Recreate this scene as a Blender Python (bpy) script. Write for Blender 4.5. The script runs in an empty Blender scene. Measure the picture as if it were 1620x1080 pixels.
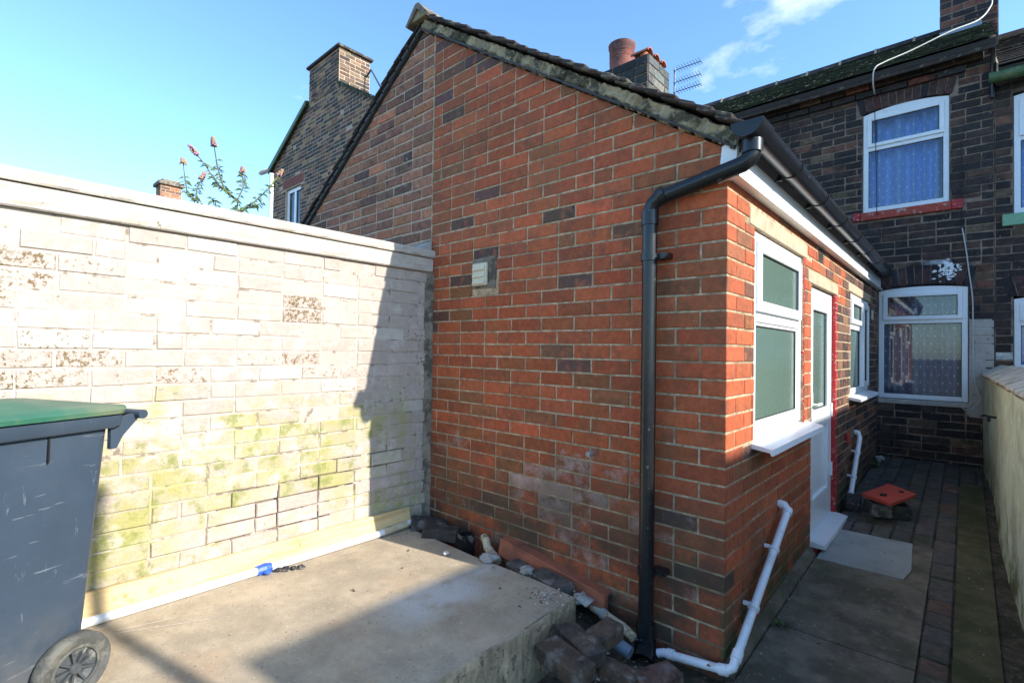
import bpy, bmesh, math, random
from mathutils import Vector, Matrix, noise as mnoise
R_ = random.Random(7)
sc = bpy.context.scene
C = sc.collection
# ------------------------------------------------------------------ camera
CR = [(0.73990768, 0.67252353, 0.01577121), (0.00004085, -0.02348928, 0.99972409), (-0.67270842, 0.73970289, 0.01740737)]
CP = (0.756456, -2.186163, 1.314791)
cam = bpy.data.cameras.new('camera'); co = bpy.data.objects.new('camera', cam); C.objects.link(co)
cam.sensor_width = 36; cam.lens = 17.5797; cam.clip_start = 0.02; cam.clip_end = 3000
co.matrix_world = Matrix(((CR[0][0], CR[1][0], -CR[2][0], CP[0]), (CR[0][1], CR[1][1], -CR[2][1], CP[1]),
                          (CR[0][2], CR[1][2], -CR[2][2], CP[2]), (0, 0, 0, 1)))
sc.camera = co
def project(P):
    d = [P[i] - CP[i] for i in range(3)]
    q = [sum(CR[k][i] * d[i] for i in range(3)) for k in range(3)]
    if q[2] < 0.05: return None
    return (810 + 791.09 * q[0] / q[2], 540 - 791.09 * q[1] / q[2], q[2])
# ------------------------------------------------------------------ world, sun, exposure
EL, AZ = math.radians(29.7), math.radians(12.3)
TO_SUN = Vector((math.cos(EL) * math.cos(AZ), math.cos(EL) * math.sin(AZ), math.sin(EL)))
SUN, SKY, EXPO = 3.6, 0.15, 1.28
w = bpy.data.worlds.new('World'); sc.world = w; w.use_nodes = True
nt = w.node_tree; nt.nodes.clear()
def wn(t, **k):
    n = nt.nodes.new(t)
    for a, b in k.items(): setattr(n, a, b)
    return n
sky = wn('ShaderNodeTexSky', sky_type='NISHITA', sun_disc=False, sun_elevation=EL, sun_rotation=math.radians(90) - AZ,
         altitude=0, air_density=1.0, dust_density=0.6, ozone_density=1.6)
bg = wn('ShaderNodeBackground'); bg.inputs[1].default_value = SKY
tc = wn('ShaderNodeTexCoord'); sep = wn('ShaderNodeSeparateXYZ'); nt.links.new(tc.outputs['Generated'], sep.inputs[0])
addz = wn('ShaderNodeMath', operation='ADD'); addz.inputs[1].default_value = 0.18; nt.links.new(sep.outputs[2], addz.inputs[0])
dvx = wn('ShaderNodeMath', operation='DIVIDE'); dvy = wn('ShaderNodeMath', operation='DIVIDE')
nt.links.new(sep.outputs[0], dvx.inputs[0]); nt.links.new(addz.outputs[0], dvx.inputs[1])
nt.links.new(sep.outputs[1], dvy.inputs[0]); nt.links.new(addz.outputs[0], dvy.inputs[1])
cmb = wn('ShaderNodeCombineXYZ'); nt.links.new(dvx.outputs[0], cmb.inputs[0]); nt.links.new(dvy.outputs[0], cmb.inputs[1])
cmb.inputs[2].default_value = 5.7
nz = wn('ShaderNodeTexNoise'); nz.inputs['Scale'].default_value = 2.1; nz.inputs['Detail'].default_value = 7; nz.inputs['Roughness'].default_value = 0.55
nt.links.new(cmb.outputs[0], nz.inputs['Vector'])
rp = wn('ShaderNodeValToRGB'); rp.color_ramp.elements[0].position = 0.62; rp.color_ramp.elements[1].position = 0.84
nt.links.new(nz.outputs[0], rp.inputs[0])
mx = wn('ShaderNodeMix', data_type='RGBA'); nt.links.new(rp.outputs[0], mx.inputs[0])
tint = wn('ShaderNodeVectorMath', operation='MULTIPLY'); tint.inputs[1].default_value = (.74, .97, 1.13); nt.links.new(sky.outputs[0], tint.inputs[0]); nt.links.new(tint.outputs[0], mx.inputs[6]); mx.inputs[7].default_value = (5.6, 5.8, 6.0, 1)
wo = wn('ShaderNodeOutputWorld'); nt.links.new(mx.outputs[2], bg.inputs[0]); nt.links.new(bg.outputs[0], wo.inputs[0])
sl = bpy.data.lights.new('sun', 'SUN'); sl.energy = SUN; sl.angle = math.radians(0.55); sl.color = (1.0, 0.94, 0.84)
so = bpy.data.objects.new('sun', sl); C.objects.link(so); so.rotation_euler = (-TO_SUN).to_track_quat('-Z', 'Y').to_euler(); so.location = TO_SUN * 40
sc.view_settings.view_transform = 'Standard'; sc.view_settings.look = 'None'; sc.view_settings.exposure = EXPO; sc.view_settings.gamma = 1
sc.view_settings.use_curve_mapping = False
sc.render.engine = 'CYCLES'; sc.cycles.max_bounces = 7; sc.cycles.diffuse_bounces = 4
sc.render.resolution_x, sc.render.resolution_y = 1024, 682

# ------------------------------------------------------------------ materials
def M(name, col, var=0.2, vs=14, rough=0.85, bump=0.25, bs=90, layers=(), metal=0.0, spec=0.4, dist=0.004, alpha=None):
    m = bpy.data.materials.new(name); m.use_nodes = True; t = m.node_tree; N = t.nodes; L = t.links
    b = N['Principled BSDF']; b.inputs['Roughness'].default_value = rough; b.inputs['Metallic'].default_value = metal
    b.inputs['Specular IOR Level'].default_value = spec
    g = N.new('ShaderNodeNewGeometry'); pos = g.outputs['Position']
    if col == 'attr':
        a = N.new('ShaderNodeAttribute'); a.attribute_name = 'Col'; cur = a.outputs['Color']; A = a
    else:
        r = N.new('ShaderNodeRGB'); r.outputs[0].default_value = (*col, 1); cur = r.outputs[0]; A = None
    def noise(scale, detail=5, rgh=0.6, off=0, st=None):
        n = N.new('ShaderNodeTexNoise'); n.inputs['Scale'].default_value = scale; n.inputs['Detail'].default_value = detail
        n.inputs['Roughness'].default_value = rgh
        if off:
            v = N.new('ShaderNodeVectorMath'); v.operation = 'ADD'; v.inputs[1].default_value = (off, off * 1.7, off * .6); L.new(pos, v.inputs[0]); q = v.outputs[0]
            if st:
                v2 = N.new('ShaderNodeVectorMath'); v2.operation = 'MULTIPLY'; v2.inputs[1].default_value = st; L.new(q, v2.inputs[0]); q = v2.outputs[0]
            L.new(q, n.inputs['Vector'])
        else: L.new(pos, n.inputs['Vector'])
        return n.outputs[0]
    def rng(v, lo, hi, a0=0.0, a1=1.0):
        mr = N.new('ShaderNodeMapRange'); L.new(v, mr.inputs[0]); mr.inputs[1].default_value = lo; mr.inputs[2].default_value = hi
        mr.inputs[3].default_value = a0; mr.inputs[4].default_value = a1; return mr.outputs[0]
    def mul(a, bb):
        n = N.new('ShaderNodeMath'); n.operation = 'MULTIPLY'; n.use_clamp = True; L.new(a, n.inputs[0]); L.new(bb, n.inputs[1]); return n.outputs[0]
    if var:
        f = rng(noise(vs, 8, .7), 0.36, 0.64, 1 - var, 1 + var)
        hs = N.new('ShaderNodeVectorMath'); hs.operation = 'SCALE'; L.new(cur, hs.inputs[0]); L.new(f, hs.inputs['Scale']); cur = hs.outputs[0]
    for i, ly in enumerate(layers):
        nv = noise(ly['s'], ly.get('d', 6), ly.get('r', .65), off=3.1 * (i + 1), st=ly.get('st')); lo_, hi_ = .5 + (ly['lo'] - .5) * .66, .5 + (ly['hi'] - .5) * .66
        if 'attr' in ly:
            at = N.new('ShaderNodeAttribute'); at.attribute_name = 'Par'; sp = N.new('ShaderNodeSeparateColor'); L.new(at.outputs['Color'], sp.inputs[0])
            ma = N.new('ShaderNodeMath'); ma.operation = 'MULTIPLY_ADD'; L.new(sp.outputs[ly['attr']], ma.inputs[0]); ma.inputs[1].default_value = .3; ma.inputs[2].default_value = -.3
            mb_ = N.new('ShaderNodeMath'); mb_.operation = 'ADD'; L.new(ma.outputs[0], mb_.inputs[0]); L.new(nv, mb_.inputs[1]); nv = mb_.outputs[0]
        k = rng(nv, lo_, hi_)
        if 'max' in ly:
            q = N.new('ShaderNodeMath'); q.operation = 'MULTIPLY'; q.inputs[1].default_value = ly['max']; L.new(k, q.inputs[0]); k = q.outputs[0]
        for ax, z0, z1 in ly.get('m', ()):
            sp = N.new('ShaderNodeSeparateXYZ'); L.new(pos, sp.inputs[0]); k = mul(k, rng(sp.outputs[ax], z0, z1))
        mm = N.new('ShaderNodeMix'); mm.data_type = 'RGBA'; L.new(k, mm.inputs[0]); L.new(cur, mm.inputs[6]); mm.inputs[7].default_value = (*ly['c'], 1); cur = mm.outputs[2]
    L.new(cur, b.inputs['Base Color'])
    if bump:
        bp = N.new('ShaderNodeBump'); bp.inputs['Strength'].default_value = bump; bp.inputs['Distance'].default_value = dist
        L.new(noise(bs, 6, .7, off=9.3), bp.inputs['Height']); L.new(bp.outputs[0], b.inputs['Normal'])
    return m
SALT = dict(c=(.52, .42, .38), s=6.5, lo=.52, hi=.75, max=.75)
mt = {}
mt['brick'] = M('red_brick', 'attr', .2, 34, .8, .5, 160, [
    dict(c=(.13, .058, .034), s=13, lo=.5, hi=.72, max=.5), dict(c=(.42, .12, .05), s=19, lo=.54, hi=.72, max=.5),
    dict(c=(.46, .36, .32), s=9, lo=.36, hi=.62, max=.75, attr=0, r=.75),
    dict(c=(.06, .042, .028), s=4.5, lo=.20, hi=.58, max=.9, m=((2, .85, .35), (1, .02, .0))),
    dict(c=(.12, .10, .045), s=3.0, lo=.5, hi=.75, max=.35, m=((1, .02, .0),)),
    dict(c=(.06, .075, .03), s=5, lo=.40, hi=.6, m=((2, .42, .05), (0, -.02, .0))),
    dict(c=(.6, .52, .45), s=60, lo=.78, hi=.84, max=.5)], dist=.003)
mt['mortar'] = M('mortar', (.44, .335, .215), .35, 30, .95, .6, 120, [dict(c=(.1, .08, .055), s=5, lo=.25, hi=.6, max=.85, m=((2, .85, .3),)), dict(c=(.16, .13, .07), s=3.5, lo=.5, hi=.7, max=.6), dict(c=(.2, .11, .06), s=16, lo=.5, hi=.64, max=.6)])
mt['oldbrick'] = M('weathered_brick', 'attr', .3, 24, .88, .6, 120, [dict(c=(.05, .04, .038), s=9, lo=.58, hi=.74, max=.6), dict(c=(.42, .33, .27), s=22, lo=.64, hi=.75, max=.45)])
mt['oldmortar'] = M('grey_mortar', (.45, .34, .25), .25, 30, .95, .6, 120)
mt['darkbrick'] = M('sooty_brick', 'attr', .35, 20, .8, .6, 100, [dict(c=(.012, .011, .012), s=4, lo=.48, hi=.72, max=.8), dict(c=(.4, .38, .36), s=40, lo=.72, hi=.78, max=.6)])
mt['darkmortar'] = M('sooty_mortar', (.25, .18, .13), .3, 20, .95, .5, 100, [dict(c=(.05, .042, .038), s=2.2, lo=.47, hi=.62, max=.75)])
mt['paint'] = M('flaking_paint_brick', 'attr', .08, 18, .85, .9, 70, [
    dict(c=(.33, .31, .09), s=4.5, lo=.26, hi=.62, max=.85, attr=1), dict(c=(.19, .21, .05), s=11, lo=.46, hi=.66, attr=1, max=.8),
    dict(c=(.15, .10, .045), s=58, lo=.48, hi=.56, attr=0, r=.75), dict(c=(.17, .165, .155), s=24, lo=.5, hi=.64, attr=2, max=.8, r=.75),
    dict(c=(.56, .50, .44), s=9, lo=.55, hi=.75, max=.7), dict(c=(.15, .11, .07), s=60, lo=.74, hi=.80, max=.8)], dist=.006)
mt['paintmortar'] = M('painted_joint', (.42, .355, .305), .1, 9, .9, .6, 80, [dict(c=(.30, .32, .07), s=6, lo=.46, hi=.66, max=.7, m=((2, 1.15, .7),)), dict(c=(.13, .1, .06), s=14, lo=.6, hi=.68, max=.7)])
mt['deepjoint'] = M('open_joint', (.20, .155, .12), .3, 30, .95, .5, 80, [dict(c=(.5, .42, .36), s=6, lo=.45, hi=.55), dict(c=(.03, .025, .02), s=9, lo=.55, hi=.65)])
mt['coping'] = M('painted_coping', (.47, .42, .365), .1, 6, .85, .6, 60, [dict(c=(.25, .19, .14), s=30, lo=.6, hi=.7, max=.5, st=(1, .12, 1)), dict(c=(.4, .33, .26), s=5, lo=.58, hi=.7, max=.6), dict(c=(.12, .09, .06), s=30, lo=.72, hi=.78, max=.7)], dist=.008)
mt['upvc'] = M('white_upvc', (.80, .81, .82), .03, 6, .28, .0, 10, [dict(c=(.5, .47, .42), s=10, lo=.6, hi=.8, max=.3)], spec=.5)
mt['gasket'] = M('black_gasket', (.012, .012, .013), 0, 1, .5, 0)
mt['blackplastic'] = M('black_plastic', (.012, .013, .015), .1, 10, .28, .05, 60, [dict(c=(.2, .19, .18), s=40, lo=.7, hi=.76, max=.5)], spec=.5)
mt['whitepipe'] = M('white_pipe', (.76, .77, .80), .05, 12, .35, .05, 60, [dict(c=(.4, .36, .3), s=12, lo=.58, hi=.75, max=.4)])
mt['beigepipe'] = M('beige_pipe', (.5, .42, .28), .15, 20, .5, .2, 60, [dict(c=(.1, .08, .05), s=18, lo=.55, hi=.65, max=.8)])
mt['lintel'] = M('concrete_lintel', (.45, .355, .24), .12, 12, .9, .4, 90, [dict(c=(.25, .2, .14), s=8, lo=.55, hi=.75, max=.6)])
mt['redpaint'] = M('red_paint', (.42, .022, .025), .2, 30, .55, .4, 80, [dict(c=(.5, .4, .34), s=40, lo=.62, hi=.7, max=.8)])
mt['redsill'] = M('red_painted_sill', (.40, .055, .03), .2, 20, .6, .3, 80, [dict(c=(.45, .4, .33), s=18, lo=.58, hi=.66, max=.8)])
mt['tile'] = M('dark_tile', (.05, .036, .03), .35, 20, .85, .5, 80, [dict(c=(.2, .19, .13), s=11, lo=.6, hi=.72, max=.7)])
mt['roofmoss'] = M('mossy_roof', (.034, .036, .024), .4, 12, .95, .9, 50, [dict(c=(.30, .29, .22), s=16, lo=.64, hi=.7, max=.85), dict(c=(.07, .08, .03), s=6, lo=.5, hi=.65, max=.8)], dist=.02)
mt['verge'] = M('verge_mortar', (.36, .28, .17), .4, 16, .95, 1.0, 60, [dict(c=(.06, .05, .032), s=7, lo=.5, hi=.62, max=.9), dict(c=(.42, .36, .24), s=22, lo=.6, hi=.7, max=.7)], dist=.012)
mt['slate'] = M('slate_edge', (.05, .046, .044), .3, 20, .7, .3, 60)
mt['concrete'] = M('yard_concrete', (.40, .325, .23), .18, 5, .92, .7, 130, [
    dict(c=(.46, .29, .17), s=2.6, lo=.58, hi=.75, max=.35), dict(c=(.25, .21, .155), s=3.4, lo=.5, hi=.7, max=.45), dict(c=(.52, .50, .46), s=4.2, lo=.2, hi=.46, max=1, m=((0, -1.26, -1.16), (0, -.90, -1.02), (1, -1.0, -.78), (1, -.36, -.5))), dict(c=(.52, .50, .46), s=5, lo=.26, hi=.48, max=.95, m=((0, -1.22, -1.14), (0, -1.02, -1.1), (1, -.5, -.4), (1, -.2, -.24))), dict(c=(.58, .5, .4), s=70, lo=.66, hi=.76, max=.6), dict(c=(.12, .085, .055), s=55, lo=.68, hi=.76, max=.7)], dist=.004)
mt['cement'] = M('cement_smear', (.36, .34, .31), .12, 8, .9, .4, 120, [dict(c=(.26, .21, .16), s=7, lo=.52, hi=.66, max=.7)])
mt['fillet'] = M('weathered_fillet', (.21, .175, .135), .35, 14, .95, 1.0, 60, [dict(c=(.07, .055, .04), s=10, lo=.5, hi=.62, max=.8)], dist=.01)
mt['slabedge'] = M('rough_concrete_edge', (.37, .275, .18), .35, 12, .95, 1.0, 45, [dict(c=(.18, .17, .09), s=6, lo=.5, hi=.7, max=.45), dict(c=(.07, .055, .04), s=22, lo=.58, hi=.68, max=.7)], dist=.015)
mt['path'] = M('path_concrete', (.185, .15, .108), .28, 7, .95, .8, 90, [
    dict(c=(.085, .072, .05), s=3.2, lo=.42, hi=.62, max=.85), dict(c=(.09, .09, .04), s=3.5, lo=.5, hi=.68, max=.6), dict(c=(.32, .28, .23), s=42, lo=.69, hi=.74, max=.6)], dist=.005)
mt['mosspath'] = M('mossy_path', (.10, .09, .045), .3, 7, .97, .8, 80, [dict(c=(.05, .055, .018), s=3, lo=.42, hi=.62, max=.8), dict(c=(.2, .17, .13), s=26, lo=.68, hi=.75, max=.6)], dist=.006)
mt['soil'] = M('dirt', (.12, .095, .066), .4, 14, .98, 1.0, 50, [dict(c=(.2, .17, .13), s=40, lo=.62, hi=.7, max=.8), dict(c=(.03, .035, .014), s=5, lo=.5, hi=.65, max=.7)], dist=.02)
mt['paver'] = M('blue_paver', 'attr', .3, 16, .85, .5, 90, [dict(c=(.05, .052, .022), s=4, lo=.52, hi=.68, max=.6), dict(c=(.2, .17, .14), s=30, lo=.7, hi=.76, max=.5)])
mt['rubblebrick'] = M('loose_brick', 'attr', .4, 18, .85, .8, 70, [dict(c=(.25, .22, .2), s=12, lo=.56, hi=.72, max=.55), dict(c=(.025, .022, .022), s=8, lo=.5, hi=.65, max=.6)], dist=.006)
mt['doormat'] = M('pale_slab', (.30, .31, .29), .1, 5, .9, .3, 140, [dict(c=(.2, .2, .17), s=4, lo=.5, hi=.7, max=.5)])
mt['terracotta'] = M('terracotta', (.33, .105, .055), .15, 12, .8, .3, 90, [dict(c=(.15, .06, .04), s=7, lo=.5, hi=.7, max=.6)])
mt['pot'] = M('clay_pot', (.22, .07, .052), .2, 8, .75, .3, 60, [dict(c=(.06, .035, .035), s=4, lo=.5, hi=.68, max=.7), dict(c=(.5, .45, .45), s=3, lo=.55, hi=.75, max=.35)])
mt['redlid'] = M('red_lid', (.50, .06, .035), .12, 12, .6, .2, 80, [dict(c=(.25, .1, .07), s=9, lo=.55, hi=.7, max=.6)])
mt['wood'] = M('new_timber', (.62, .45, .23), .14, 5, .75, .25, 50, [dict(c=(.42, .24, .08), s=30, lo=.5, hi=.68, max=.55, st=(1, .06, 1)), dict(c=(.3, .16, .06), s=9, lo=.7, hi=.78, max=.7)])
mt['binbody'] = M('bin_plastic', (.036, .054, .080), .05, 9, .45, .15, 160, [dict(c=(.22, .25, .28), s=20, lo=.70, hi=.78, max=.45, st=(.5, .3, 3.2)), dict(c=(.2, .22, .25), s=24, lo=.72, hi=.79, max=.4, st=(2.2, 2.2, .35)), dict(c=(.2, .17, .13), s=5, lo=.4, hi=.7, max=.4, m=((2, .5, .2),)), dict(c=(.05, .07, .098), s=2.5, lo=.45, hi=.7, max=.6)])
mt['binlid'] = M('green_lid', (.03, .125, .08), .1, 8, .45, .1, 100, [dict(c=(.20, .20, .115), s=3, lo=.42, hi=.66, max=.6)])
mt['tyre'] = M('dusty_tyre', (.07, .07, .064), .2, 30, .85, .3, 120, [dict(c=(.16, .15, .12), s=14, lo=.52, hi=.66, max=.7)])
mt['hub'] = M('grey_hub', (.05, .055, .06), .2, 30, .6, .1, 60, [dict(c=(.3, .29, .25), s=14, lo=.55, hi=.66, max=.5)])
mt['render'] = M('green_render', (.52, .55, .38), .14, 5, .92, .6, 50, [
    dict(c=(.62, .65, .52), s=2.2, lo=.5, hi=.62, max=.7), dict(c=(.36, .34, .23), s=3.5, lo=.52, hi=.66, max=.7), dict(c=(.12, .13, .05), s=6, lo=.42, hi=.62, m=((2, .45, .1),)), dict(c=(.1, .09, .06), s=45, lo=.72, hi=.76, max=.8)], dist=.012)  # first layer: paler green patches paint in light reflected onto the face
mt['cap'] = M('wall_cap', (.46, .41, .34), .2, 9, .9, .6, 60, [dict(c=(.2, .2, .1), s=7, lo=.5, hi=.65, max=.6)])
mt['bluetape'] = M('blue_tape', (.03, .1, .5), .3, 40, .4, .5, 60)
mt['blackcloth'] = M('black_rag', (.03, .028, .028), .4, 40, .8, .6, 60, [dict(c=(.25, .22, .2), s=30, lo=.58, hi=.66, max=.6)])
mt['metal'] = M('aerial_metal', (.10, .10, .13), .1, 10, .45, 0, metal=.5)
mt['lead'] = M('lead_flashing', (.22, .27, .33), .15, 10, .6, .3, 40)
mt['cable'] = M('white_cable', (.55, .53, .48), .1, 10, .6, 0)
mt['blackcable'] = M('black_cable', (.015, .015, .016), 0, 1, .6, 0)
mt['greenpaint'] = M('green_gutter', (.075, .13, .055), .25, 14, .55, .3, 60, [dict(c=(.2, .18, .1), s=12, lo=.58, hi=.7, max=.6)])
mt['palegreen'] = M('pale_green_paint', (.22, .42, .25), .15, 12, .6, .2, 60)
mt['stem'] = M('plant_stem', (.12, .12, .06), .2, 30, .8, 0)
mt['leaf'] = M('buddleia_leaf', (.085, .13, .045), .35, 40, .6, 0)
mt['flower'] = M('buddleia_flower', (.30, .15, .22), .4, 60, .8, .3, 200, [dict(c=(.32, .2, .1), s=30, lo=.45, hi=.6)])
mt['ventplastic'] = M('cream_plastic', (.62, .56, .40), .05, 10, .5, .05, 60)
mt['airbrick'] = M('air_grille', (.05, .045, .045), .2, 30, .7, 0)
mt['ground'] = M('ground_earth', (.12, .11, .08), .3, 3, .97, .5, 20)
mt['darkroom'] = M('room_lining', (.05, .048, .05), .1, 3, .9, 0)
mt['white_lamp'] = M('lamp_paint', (.7, .7, .7), .05, 5, .5, 0)
mt['litter'] = M('pale_litter', (.6, .55, .5), .2, 40, .8, .2)
mt['gravelm'] = M('grit', 'attr', .3, 60, .9, 0)

def glass_mat(name, tint, refl_rough=.02, base=None, ior=1.6, frost=0.0):
    m = bpy.data.materials.new(name); m.use_nodes = True; t = m.node_tree; N = t.nodes; L = t.links; N.clear()
    o = N.new('ShaderNodeOutputMaterial'); mix = N.new('ShaderNodeMixShader'); fr = N.new('ShaderNodeFresnel'); fr.inputs[0].default_value = ior
    gl = N.new('ShaderNodeBsdfGlossy'); gl.inputs['Roughness'].default_value = refl_rough
    if base is None: tr = N.new('ShaderNodeBsdfTransparent'); tr.inputs[0].default_value = (*tint, 1)
    else:
        tr = N.new('ShaderNodeBsdfDiffuse'); tr.inputs[0].default_value = (*base, 1)
    if frost:
        g = N.new('ShaderNodeNewGeometry'); n = N.new('ShaderNodeTexNoise'); n.inputs['Scale'].default_value = 38; n.inputs['Detail'].default_value = 3; L.new(g.outputs['Position'], n.inputs['Vector'])
        bp = N.new('ShaderNodeBump'); bp.inputs['Strength'].default_value = frost; bp.inputs['Distance'].default_value = .003; L.new(n.outputs[0], bp.inputs['Height'])
        L.new(bp.outputs[0], gl.inputs['Normal'])
        if base is not None: L.new(bp.outputs[0], tr.inputs['Normal'])
    ad = N.new('ShaderNodeMath'); ad.operation = 'ADD'; ad.inputs[1].default_value = .10 if base is not None else .0; ad.use_clamp = True; L.new(fr.outputs[0], ad.inputs[0])
    L.new(ad.outputs[0], mix.inputs[0]); L.new(tr.outputs[0], mix.inputs[1]); L.new(gl.outputs[0], mix.inputs[2]); L.new(mix.outputs[0], o.inputs[0])
    return m
mt['glass'] = glass_mat('window_glass', (.86, .9, .92))
mt['frosted'] = glass_mat('obscure_glass', None, .12, (.12, .185, .15), frost=.5, ior=1.8)
def curtain_mat(name, c0, c1, px, pz):
    m = bpy.data.materials.new(name); m.use_nodes = True; t = m.node_tree; N = t.nodes; L = t.links; b = N['Principled BSDF']; b.inputs['Roughness'].default_value = .9
    g = N.new('ShaderNodeNewGeometry'); s = N.new('ShaderNodeSeparateXYZ'); L.new(g.outputs['Position'], s.inputs[0])
    def mth(op, a, v=None, bb=None):
        n = N.new('ShaderNodeMath'); n.operation = op; L.new(a, n.inputs[0])
        if bb is not None: L.new(bb, n.inputs[1])
        elif v is not None: n.inputs[1].default_value = v
        return n.outputs[0]
    z = mth('DIVIDE', s.outputs[2], pz); fz = mth('FRACT', z); rz = mth('FLOOR', z)
    off = mth('MULTIPLY', mth('MODULO', rz, 2.0), .5)
    x = mth('ADD', mth('DIVIDE', s.outputs[0], px), bb=off); fx = mth('FRACT', x)
    k = mth('MULTIPLY', mth('LESS_THAN', fx, .2), bb=mth('LESS_THAN', fz, .3))
    mm = N.new('ShaderNodeMix'); mm.data_type = 'RGBA'; L.new(k, mm.inputs[0]); mm.inputs[6].default_value = (*c0, 1); mm.inputs[7].default_value = (*c1, 1); L.new(mm.outputs[2], b.inputs['Base Color'])
    return m
mt['curtainblue'] = curtain_mat('blue_curtain', (.34, .54, 1.0), (.85, .9, 1.0), .062, .085)
mt['curtaingrey'] = curtain_mat('grey_curtain', (.36, .36, .52), (.9, .88, .95), .062, .085)

# ------------------------------------------------------------------ mesh helpers
class MB:
    def __init__(s): s.v = []; s.f = []; s.c = []; s.p = []
    def add(s, vs, fs, col=(1, 1, 1), par=(0, 0, 0)):
        o = len(s.v); s.v += [tuple(v) for v in vs]; s.f += [tuple(i + o for i in f) for f in fs]
        s.c += [(*col, 1)] * len(vs); s.p += [(*par, 1)] * len(vs); return s
    def box(s, a, b, col=(1, 1, 1), par=(0, 0, 0), X=None):
        (x0, y0, z0), (x1, y1, z1) = a, b
        vs = [(x0, y0, z0), (x1, y0, z0), (x1, y1, z0), (x0, y1, z0), (x0, y0, z1), (x1, y0, z1), (x1, y1, z1), (x0, y1, z1)]
        if X: vs = [X(v) for v in vs]
        return s.add(vs, [(0, 3, 2, 1), (4, 5, 6, 7), (0, 1, 5, 4), (1, 2, 6, 5), (2, 3, 7, 6), (3, 0, 4, 7)], col, par)
    def cbox(s, a, b, ch=.006, col=(1, 1, 1), par=(0, 0, 0), X=None, jit=0):
        # box with chamfered edges (24 verts)
        (x0, y0, z0), (x1, y1, z1) = a, b
        ch = min(ch, (x1 - x0) * .4, (y1 - y0) * .4, (z1 - z0) * .4)
        vs = []; idx = {}
        for i, x in enumerate((x0, x1)):
            for j, y in enumerate((y0, y1)):
                for k, z in enumerate((z0, z1)):
                    sx, sy, sz = (1 if i == 0 else -1), (1 if j == 0 else -1), (1 if k == 0 else -1)
                    jj = [R_.uniform(-jit, jit) for _ in range(3)]
                    for ax, v in enumerate(((x, y + sy * ch, z + sz * ch), (x + sx * ch, y, z + sz * ch), (x + sx * ch, y + sy * ch, z))):
                        idx[(i, j, k, ax)] = len(vs); vs.append(tuple(v[q] + jj[q] for q in range(3)))
        F = []
        for i in (0, 1):
            q = [idx[(i, 0, 0, 0)], idx[(i, 1, 0, 0)], idx[(i, 1, 1, 0)], idx[(i, 0, 1, 0)]]; F.append(q if i else q[::-1])
            q = [idx[(0, i, 0, 1)], idx[(0, i, 1, 1)], idx[(1, i, 1, 1)], idx[(1, i, 0, 1)]]; F.append(q if i else q[::-1])
            q = [idx[(0, 0, i, 2)], idx[(1, 0, i, 2)], idx[(1, 1, i, 2)], idx[(0, 1, i, 2)]]; F.append(q if i else q[::-1])
        for j in (0, 1):
            for k in (0, 1): F.append([idx[(0, j, k, 1)], idx[(1, j, k, 1)], idx[(1, j, k, 2)], idx[(0, j, k, 2)]])
        for i in (0, 1):
            for k in (0, 1): F.append([idx[(i, 0, k, 0)], idx[(i, 1, k, 0)], idx[(i, 1, k, 2)], idx[(i, 0, k, 2)]])
            for j in (0, 1): F.append([idx[(i, j, 0, 0)], idx[(i, j, 1, 0)], idx[(i, j, 1, 1)], idx[(i, j, 0, 1)]])
        for i in (0, 1):
            for j in (0, 1):
                for k in (0, 1): F.append([idx[(i, j, k, 0)], idx[(i, j, k, 1)], idx[(i, j, k, 2)]])
        if X: vs = [X(v) for v in vs]
        return s.add(vs, F, col, par)
    def prism(s, poly, X, n0, n1, inset=0, col=(1, 1, 1), par=(0, 0, 0), jit=0):
        # poly in (u, z), extruded along n from n0 (back) to n1 (front), the front edge chamfered
        k = len(poly); cu = sum(q[0] for q in poly) / k; cz = sum(q[1] for q in poly) / k
        A = sum(poly[i][0] * poly[(i + 1) % k][1] - poly[(i + 1) % k][0] * poly[i][1] for i in range(k))
        if A < 0: poly = poly[::-1]
        poly = [(u + R_.uniform(-jit, jit), z + R_.uniform(-jit, jit)) for u, z in poly]
        rings = [(poly, n0), (poly, n1 - inset)] if inset else [(poly, n0), (poly, n1)]
        if inset:
            mn = max(min(max(q[0] for q in poly) - min(q[0] for q in poly), max(q[1] for q in poly) - min(q[1] for q in poly)), 1e-4)
            fu = 1 - 2 * inset / max(max(q[0] for q in poly) - min(q[0] for q in poly), 4 * inset); fz = 1 - 2 * inset / max(max(q[1] for q in poly) - min(q[1] for q in poly), 4 * inset)
            rings.append(([(cu + (u - cu) * fu, cz + (z - cz) * fz) for u, z in poly], n1 + R_.uniform(-jit, jit)))
        vs = []; F = []
        for pl, n in rings: vs += [X((u, n, z)) for u, z in pl]
        for r in range(len(rings) - 1):
            for i in range(k): F.append((r * k + i, r * k + (i + 1) % k, (r + 1) * k + (i + 1) % k, (r + 1) * k + i))
        F.append(tuple(range((len(rings) - 1) * k, len(rings) * k))); F.append(tuple(range(k))[::-1])
        return s.add(vs, F, col, par)
    def tube(s, pts, r, seg=10, cap=True, col=(1, 1, 1), hollow=0):
        pts = [Vector(q) for q in pts]; rs = r if isinstance(r, (list, tuple)) else [r] * len(pts)
        vs = []; F = []; prev = None
        for i, q in enumerate(pts):
            d = ((pts[i + 1] - q).normalized() if i < len(pts) - 1 else Vector()) + ((q - pts[i - 1]).normalized() if i else Vector())
            d.normalize()
            if prev is None: a = d.orthogonal().normalized()
            else: a = (prev - d * prev.dot(d)).normalized()
            prev = a; b = d.cross(a)
            for j in range(seg):
                t = 2 * math.pi * j / seg; vs.append(q + (a * math.cos(t) + b * math.sin(t)) * rs[i])
        for i in range(len(pts) - 1):
            for j in range(seg): F.append((i * seg + j, i * seg + (j + 1) % seg, (i + 1) * seg + (j + 1) % seg, (i + 1) * seg + j))
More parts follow.
